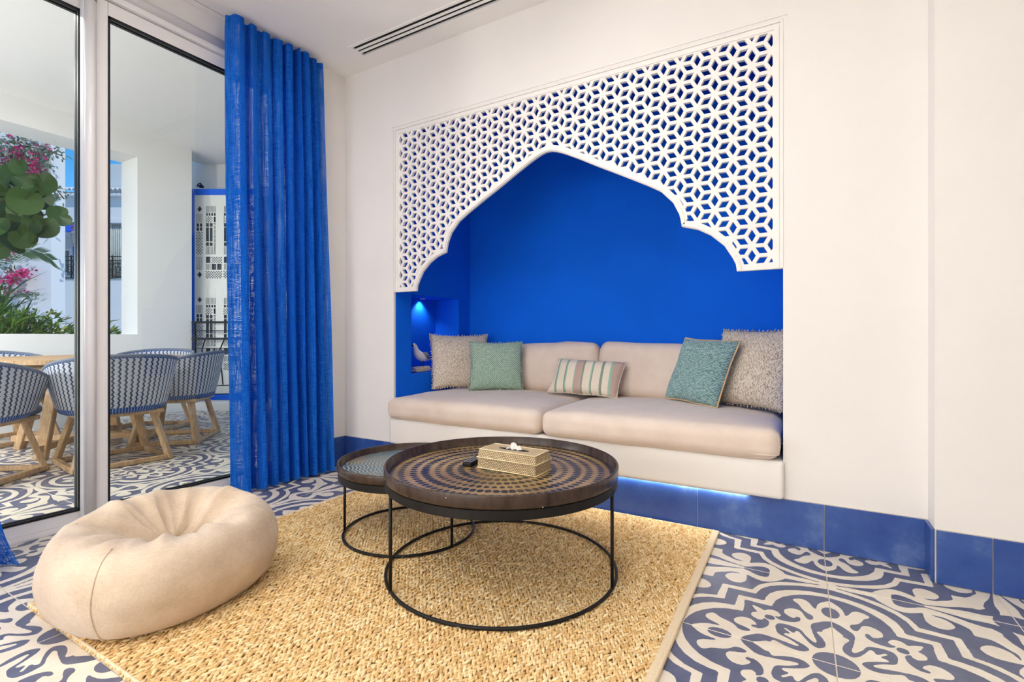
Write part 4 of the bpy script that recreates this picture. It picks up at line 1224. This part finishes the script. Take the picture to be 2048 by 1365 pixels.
# woven tub chairs
def tub_chair():
    e = empty('tub_chair'); nt, nz, th0 = 60, 14, R(128); V = []; UV = []
    def pt(i, j, off):
        t = -th0 + 2 * th0 * i / nt; f = j / nz; q = abs(t) / th0
        zt = .860 - .19 * q ** 2.2; zb = .415 + .035 * q ** 3
        z = zb + (zt - zb) * f; g = f ** .8
        rx = .335 + .085 * g + off; ry = .30 + .095 * g + off
        k = (abs(math.sin(t)) ** 2.3 + abs(math.cos(t)) ** 2.3) ** (-1 / 2.3)
        return (rx * k * math.sin(t), -ry * k * math.cos(t), z)
    A = [pt(i, j, 0) for j in range(nz + 1) for i in range(nt + 1)]; B = [pt(i, j, -.018) for j in range(nz + 1) for i in range(nt + 1)]
    m = nt + 1; n0 = len(A); F = []; U = []
    for j in range(nz):
        for i in range(nt):
            f = (j * m + i, j * m + i + 1, (j + 1) * m + i + 1, (j + 1) * m + i); F.append(f); F.append(tuple(k + n0 for k in f[::-1]))
    for i in range(nt):
        F.append((nz * m + i, nz * m + i + 1, n0 + nz * m + i + 1, n0 + nz * m + i)); F.append((i + 1, i, n0 + i, n0 + i + 1))
    for i in (0, nt):
        for j in range(nz):
            a, b = j * m + i, (j + 1) * m + i; F.append((a, b, n0 + b, n0 + a) if i == 0 else (b, a, n0 + a, n0 + b))
    o = mesh('woven_shell', A + B, F, M['rope'], e, smooth=True)
    uv = o.data.uv_layers.new(name='UVMap')
    for lp in o.data.loops:
        k = lp.vertex_index % n0; uv.data[lp.index].uv = ((k % m) / nt, (k // m) / nz)
    rim = MB().tube([pt(i, nz, -.009) for i in range(0, m, 2)], .014, 8); rim.build('top_rim', M['seatpad'], e, smooth=True)
    rbox('seat_pad', .27, .27, .035, .03, M['seatpad'], e, puff=(0, 0, .015), n=6, nb=3).location = (0, .03, .462)
    MB().box(-.27, .27, -.25, .27, .385, .42).build('seat_frame', M['teak'], e, bevel=.008, seg=1)
    F_ = .30
    for sx in (-1, 1):
        for sy in (-1, 1):
            MB().bar((sx * .21, sy * .19, .388), (sx * F_, sy * .27, .008), .055, .036, up=(sx, sy, 0)).build('leg', M['teak'], e, bevel=.005, seg=1)
    for sx in (-1, 1): MB().bar((sx * F_, -.29, .023), (sx * F_, .29, .023), .042, .04).build('floor_rail', M['teak'], e, bevel=.005, seg=1)
    for sy in (-1, 1): MB().bar((-F_ + .021, sy * .272, .023), (F_ - .021, sy * .272, .023), .036, .036).build('floor_rail', M['teak'], e, bevel=.005, seg=1)
    return e
ch0 = tub_chair()
spots = [((-4.79, 1.83), 'woven grey tub chair in the middle, its back to the glass'),
         ((-5.27, 2.53), 'woven grey tub chair nearest the blue shutter panel'),
         ((-4.98, 1.05), 'woven grey tub chair at the left edge of the glass'),
         ((-6.55, 1.62), 'woven grey tub chair on the far side of the teak table'),
         ((-6.15, 2.66), 'woven grey tub chair behind the table, mostly hidden by the door post')]
for k, ((cx, cy), lab) in enumerate(spots):
    c = ch0 if k == 0 else copy_tree(ch0)
    c.location = (cx, cy, 0); d = Vector((tcx - cx, tcy - cy)); c.rotation_euler = (0, 0, math.atan2(d.y, d.x) - math.pi / 2 + (R(-14) if k == 1 else 0))
    tag(c, lab, 'chair', 'woven tub chairs around the terrace table')

# ================================================================== GARDEN AND HOUSES
struct(box('garden_ground', -40, TX - TT, -16, 22, -.4, .55, plain('garden_soil', '#b9ab92', .95, .2, 3)))
# leaf builders
def leaf_card(mb, p, d, n, L, w, bend=.2, seg=3):
    d = d.normalized(); s = d.cross(n).normalized(); n = s.cross(d); v = []; f = []
    for k in range(seg + 1):
        t = k / seg; ww = w * math.sin(math.pi * min(.97, .12 + t * .86)) if seg > 1 else w; c = p + d * (L * t) - n * (bend * L * t * t)
        v += [c - s * ww / 2, c + s * ww / 2]
    for k in range(seg): f.append((2 * k, 2 * k + 1, 2 * k + 3, 2 * k + 2))
    mb.add(v, f)
def bush(name, c, size, n, L, w, mats, label, cat='bush', seed=0, up=.4, group=None):
    e = empty(name, (c[0], c[1], c[2])); tag(e, label, cat, group); rr = random.Random(seed); mbs = [MB() for _ in mats]
    for k in range(n):
        a = rr.uniform(0, 6.28); h = rr.random(); q = math.sqrt(rr.random())
        p = Vector((size[0] * q * math.cos(a), size[1] * q * math.sin(a), size[2] * h * (1 - .45 * q * q)))
        d = Vector((math.cos(a) * rr.random() + rr.uniform(-.6, .6), math.sin(a) * rr.random() + rr.uniform(-.6, .6), up + rr.uniform(-.5, .7)))
        leaf_card(mbs[rr.randrange(len(mats))], p, d, Vector((rr.uniform(-.5, .5), rr.uniform(-.5, .5), 1)).normalized(), L * rr.uniform(.6, 1.3), w * rr.uniform(.7, 1.2), rr.uniform(.0, .5))
    for mb, m_ in zip(mbs, mats): mb.build('foliage', m_, e, smooth=True, fix=False)['kind'] = 'stuff'
    MB().tube([(0, 0, -.35), (0, 0, size[2] * .6)], .02, 6).build('stem', M['stem'], e)
    return e
GZ = .62
bush('garden_bush', (-8.35, 1.0, GZ), (.5, .75, .86), 1500, .24, .026, [M['leaf_dark'], M['leaf_mid']], 'dark green grassy bush at the left behind the parapet', seed=1, up=.7)
bush('garden_bush', (-8.3, 1.85, GZ), (.55, .55, .80), 1500, .20, .026, [M['leaf_dark'], M['leaf_mid']], 'spiky green bush in the middle behind the parapet', seed=2, up=.6)
bush('garden_bush', (-8.5, 2.45, GZ), (.5, .45, .74), 1500, .11, .034, [M['leaf_lime'], M['leaf_mid']], 'lime green bush beside the door post behind the parapet', seed=3)
bush('garden_bush', (-8.4, 3.02, GZ - .1), (.3, .28, .78), 420, .12, .045, [M['leaf_mid'], M['leaf_lime']], 'small leafy plant at the right corner of the parapet', seed=4)
bush('garden_bush', (-9.3, 1.55, GZ), (.5, .9, 1.1), 700, .5, .03, [M['leaf_dark'], M['palm']], 'long bladed grass behind the green bushes', seed=5, up=1.1)
bl = empty('broad_blade_plant', (-8.25, 1.2, GZ)); tag(bl, 'tall plant with broad bright blades at the left of the parapet', 'plant')
rr = random.Random(4)
for k in range(9):
    mb = MB(); a = rr.uniform(0, 6.28)
    leaf_card(mb, Vector((0, .05 * math.cos(a), .2)), Vector((.3 * math.cos(a), .75 * math.sin(a), 1.1)), Vector((1, .2, .3)), rr.uniform(.6, .95), .10, .35, 6); mb.build('blade', M['leaf_mid'], bl, smooth=True, fix=False)

# plant with big round leaves reaching over the opening
sg = empty('sea_grape_tree', (-7.95, .95, .55)); tag(sg, 'branch with large round dark green leaves hanging at the left of the opening', 'tree')
def rel(o): o.parent = sg; o.location = -Vector(sg.location); return o
lv = [(28, 352, 46, 20), (66, 372, 30, 60), (84, 366, 52, -10), (50, 400, 58, 10), (76, 396, 50, -20), (20, 388, 50, 40), (12, 372, 46, 80), (46, 422, 48, 100), (88, 452, 50, 5), (120, 432, 44, 70), (64, 448, 44, 20), (34, 446, 54, 60), (14, 428, 52, 30), (14, 466, 56, 10), (44, 474, 46, -40), (26, 492, 44, 90), (56, 466, 40, 40), (4, 402, 50, 10), (-8, 450, 50, 20), (38, 332, 36, 10), (8, 345, 40, 15), (-10, 376, 50, 30), (-6, 498, 44, 30), (70, 420, 40, 80)]
rr = random.Random(11)
for k, (px, py, sz, rot) in enumerate(lv):
    D = 6.75 + rr.uniform(-.25, .3); c = at(px, py, D); r = sz * D / FPX / 2 * .98; mb = MB()
    nrm = (Vector((.86, -.5, 0)) + Vector((rr.uniform(-.8, .8), rr.uniform(-.8, .8), rr.uniform(-.4, .8)))).normalized()
    u = nrm.cross(Vector((0, 0, 1))).normalized(); w = u.cross(nrm); V = [c + nrm * -.02]; N = 20
    for i in range(N):
        a = 2 * math.pi * i / N; rad = r * (1 - .38 * max(0, math.cos(a)) ** 14 + .06 * math.cos(a + math.pi) + .03 * math.sin(3 * a + k))
        a2 = a + R(rot + 90); V.append(c + u * rad * math.cos(a2) + w * rad * math.sin(a2) + nrm * (.05 * r * math.cos(2 * a) + .02))
    V2 = [p - nrm * .004 for p in V]; n = len(V)
    F = [(0, 1 + i, 1 + (i + 1) % N) for i in range(N)] + [(n, n + 1 + (i + 1) % N, n + 1 + i) for i in range(N)] + [(1 + i, n + 1 + i, n + 1 + (i + 1) % N, 1 + (i + 1) % N) for i in range(N)]
    rel(mesh('leaf', V + V2, F, M['leaf_big'], None, smooth=False))
for pts in ([(-30, 520), (20, 480), (30, 430), (30, 350)], [(28, 385), (60, 360)], [(30, 440), (80, 400), (110, 375), (128, 398)], [(30, 470), (70, 440), (100, 425)], [(-30, 430), (10, 400), (30, 370)]):
    rel(MB().tube([at(x, y, 6.95) for x, y in pts], .009, 6).build('twig', M['stem'], None, smooth=True))
rel(MB().tube([Vector((-7.95, .95, .5)), Vector((-7.9, .95, 1.2)), at(-30, 520, 6.95)], [.04, .03, .012], 8).build('trunk', M['stem'], None, smooth=True))

# sunlit garden wall with bougainvillea
DW = 11.0
w0, w1 = at(-420, 675, DW + .0), at(102, 675, DW)
gw = MB(); dv = (w1 - w0); dv.z = 0; nn = Vector((-dv.y, dv.x, 0)).normalized()
gv = [w0, w1, w1 + nn * .35, w0 + nn * .35]; gw.prism([(p.x, p.y) for p in gv], .2, 6.4)
hw = gw.build('side_house', M['house']); tag(hw, 'plain sunlit white house wall hung with bougainvillea', 'house')
bo = empty('bougainvillea', at(30, 660, DW - .25)); bo.location.z = .55; tag(bo, 'bougainvillea vine with magenta flowers climbing the white house wall', 'vine')
rr = random.Random(21); lf, fl, tw_ = MB(), MB(), MB()
def rnd_leaf(mb, c, L, w):
    leaf_card(mb, c, Vector((rr.uniform(-1, 1), rr.uniform(-1, 1), rr.uniform(-1, .6))), Vector((rr.uniform(-.5, .9), rr.uniform(-.9, .4), rr.uniform(0, 1))).normalized() + Vector((.01, 0, 0)), L, w, .2, 2)
def cluster(px, py, sx, sy, nl, nf, D=DW - .3):
    for k in range(nl + nf):
        c = at(px + rr.gauss(0, sx), py + rr.gauss(0, sy), D + rr.uniform(-.2, .22))
        if k < nl: rnd_leaf(lf, c, rr.uniform(.05, .12), rr.uniform(.03, .065))
        else:
            for _ in range(3): rnd_leaf(fl, c + Vector((rr.uniform(-.03, .03), rr.uniform(-.03, .03), rr.uniform(-.03, .03))), rr.uniform(.05, .085), rr.uniform(.04, .06))
for a in ((20, 300, 30, 26, 320, 20), (62, 292, 18, 20, 120, 10), (-15, 360, 30, 40, 280, 30), (30, 312, 10, 9, 30, 26), (50, 324, 13, 8, 40, 40), (64, 338, 9, 6, 20, 26), (72, 346, 10, 5, 20, 18), (6, 330, 14, 14, 60, 20), (92, 300, 8, 10, 50, 6), (84, 318, 10, 14, 60, 0), (18, 400, 18, 18, 120, 8), (100, 378, 12, 8, 40, 0), (120, 392, 12, 8, 30, 0), (90, 335, 6, 12, 24, 0), (8, 440, 20, 30, 120, 6), (10, 575, 20, 8, 40, 30), (22, 558, 14, 5, 20, 40), (46, 545, 9, 4, 8, 46), (60, 588, 14, 3, 40, 0), (40, 590, 10, 3, 24, 0), (18, 530, 9, 7, 20, 2), (68, 472, 7, 4, 14, 0), (-8, 520, 20, 30, 60, 10), (110, 300, 8, 6, 16, 0), (122, 312, 6, 5, 12, 0), (150, 448, 6, 8, 20, 4)): cluster(*a)
def bo_part(o): o.parent = bo; o.location = -Vector(bo.location); return o
bo_part(lf.build('foliage', M['leaf_vine'], None, fix=False))['kind'] = 'stuff'
bo_part(fl.build('flowers', M['bract'], None, fix=False))['kind'] = 'stuff'
for pts in ([(-20, 640), (-10, 520), (5, 420), (10, 320), (40, 290), (90, 300), (125, 312)], [(5, 420), (50, 350), (80, 345)], [(-10, 560), (30, 552), (60, 542)], [(-10, 600), (40, 592), (78, 586)], [(10, 380), (70, 378), (120, 395)]):
    tw_.tube([at(x, y, DW - .25) for x, y in pts], .012, 5)
bo_part(tw_.build('stems', M['stem'], None, smooth=True))
# palm frond
pf = empty('palm_frond', at(-40, 540, 9.2)); tag(pf, 'arching palm frond in front of the white house wall', 'palm')
path = [at(-60, 540, 9.2), at(-10, 510, 9.1), at(30, 500, 9.0), at(60, 500, 8.9), at(85, 508, 8.85), at(103, 520, 8.8)]
o = MB().tube(path, [.018, .015, .012, .009, .006, .003], 6).build('midrib', M['palm'], None, smooth=True); o.parent = pf; o.location = -Vector(pf.location)
for k in range(34):
    t = .12 + .87 * k / 33; i = min(int(t * 5), 4); f = t * 5 - i; c = path[i].lerp(path[i + 1], f); dd = (path[i + 1] - path[i]).normalized()
    for s in (-1, 1):
        mb = MB(); side = Vector((.35 * s, -.25 * s, .55 if s > 0 else -.55)); leaf_card(mb, c, dd * 1.2 + side, Vector((.8, -.5, .2)), .42 * (1.1 - .55 * t), .02, .15, 3)
        o = mb.build('leaflet', M['palm'], None, fix=False); o.parent = pf; o.location = -Vector(pf.location)

# house across with balcony
DH = 16.0; HQ = DH / FPX
hs = empty('balcony_house', at(100, 675, DH)); hs.location.z = 0; hs.rotation_euler = (0, 0, TH)
tag(hs, 'white house across the garden with balcony, blue lintel and barrel tiled eave', 'house')
hx = lambda p: (p - 100) * HQ
hz_ = lambda y: 1 - (y - 675) * HQ
def hb(nm, p0, p1, y0, y1, d0, d1, mat, **kw):
    k = (DH + d0) / FPX; X = lambda p: (p - 1024) * k + 924 * HQ; Z = lambda y: 1 - (y - 675) * k
    return box(nm, X(p0), X(p1), d0, d1, Z(y1), Z(y0), mat, hs, **kw)
hb('parapet_wall', 60, 330, 558, 700, -.05, .15, M['house'])
hb('upper_wall', 60, 330, 384, 447, .0, .25, M['house'])
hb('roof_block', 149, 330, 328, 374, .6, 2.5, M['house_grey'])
hb('eave', 60, 330, 386, 391, -.22, .3, M['house'])
hb('pillar', 149, 219, 440, 560, .0, .25, M['house'])
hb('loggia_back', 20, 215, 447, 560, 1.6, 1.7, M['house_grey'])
hb('loggia_soffit', 40, 215, 452, 458, .26, 1.6, M['house'])
hb('lintel', 60, 149, 447, 463, -.03, .12, M['frameblue'])
hb('blue_post', 145.5, 149, 463, 558, -.02, .06, M['frameblue'])
f = hb('door_frame', 121, 143, 498, 545, 1.5, 1.6, M['white'])
hb('door_leaf', 124, 136, 502, 545, 1.47, 1.5, M['house_glass']).parent = f
hb('window_head', 212, 330, 438, 446, -.06, .1, M['house'])
f = hb('window', 219, 262, 447, 556, .12, .16, M['white'])
for k in range(3): box('pane', hx(220 + k * 13.6), hx(232.6 + k * 13.6), .09, .12, hz_(554), hz_(449), M['house_glass'], f)
for k in range(9):
    x = 220.5 + k * 4.2; MB().tube([(hx(x), .075, hz_(552)), (hx(x + .3), .07, hz_(500)), (hx(x), .075, hz_(450))], .028, 8).build('curtain_fold', M['drape'], f, smooth=True)
for k in range(26):
    x = 92 + k * 9
    mb = MB(); pts = []
    prof = [(math.cos(a) * 4.6 * HQ, math.sin(a) * 4.6 * HQ) for a in np.linspace(0, math.pi, 8)]; prof += [(p[0] * .8, p[1] * .8) for p in prof[::-1]]
    mb.prism(prof, 0, 1.0, lambda p, z: (hx(x) + p[0], -.3 + z, hz_(386) + p[1] + z * .32)); mb.build('roof_tile', M['house'], hs, smooth=False)
# iron balustrade with crazed infill
for yy in (514, 522, 557): MB().bar((hx(60), -.08, hz_(yy)), (hx(330), -.08, hz_(yy)), .022, .03).build('balcony_rail', M['black'], hs)
for x in (103, 147, 190, 229, 270): MB().bar((hx(x), -.08, hz_(558)), (hx(x), -.08, hz_(512)), .03, .03).build('balcony_post', M['black'], hs)
rr = random.Random(2); iron = MB(); cell = 6.0
pts = {}
for i in range(46):
    for j in range(7): pts[i, j] = (60 + i * cell + rr.uniform(-2.2, 2.2) + (3 if j % 2 else 0), 523 + j * 5.6 + rr.uniform(-1.8, 1.8))
for (i, j), p in pts.items():
    for k in ((i + 1, j), (i, j + 1)):
        if k in pts and rr.random() < .8: qn = pts[k]; iron.bar((hx(p[0]), -.08, hz_(p[1])), (hx(qn[0]), -.08, hz_(qn[1])), .014, .014)
iron.build('iron_infill', M['black'], hs)['kind'] = 'stuff'
lan = MB().lathe([(.0, .32), (.05, .30), (.11, .2), (.11, .18), (.09, .18), (.07, -.12), (.03, -.2), (.0, -.22)], 8, (hx(156), -.13, hz_(482))); lan.build('lantern', M['grey'], hs)
pd = MB().lathe([(.02, .1), (.05, .06), (.22, -.05), (.20, -.06), (.02, .04)], 16, (hx(141), .6, hz_(474))); pd.tube([(hx(141), .6, hz_(470)), (hx(141), .6, hz_(458))], .012, 6); pd.build('pendant_lamp', M['stem'], hs, smooth=True)
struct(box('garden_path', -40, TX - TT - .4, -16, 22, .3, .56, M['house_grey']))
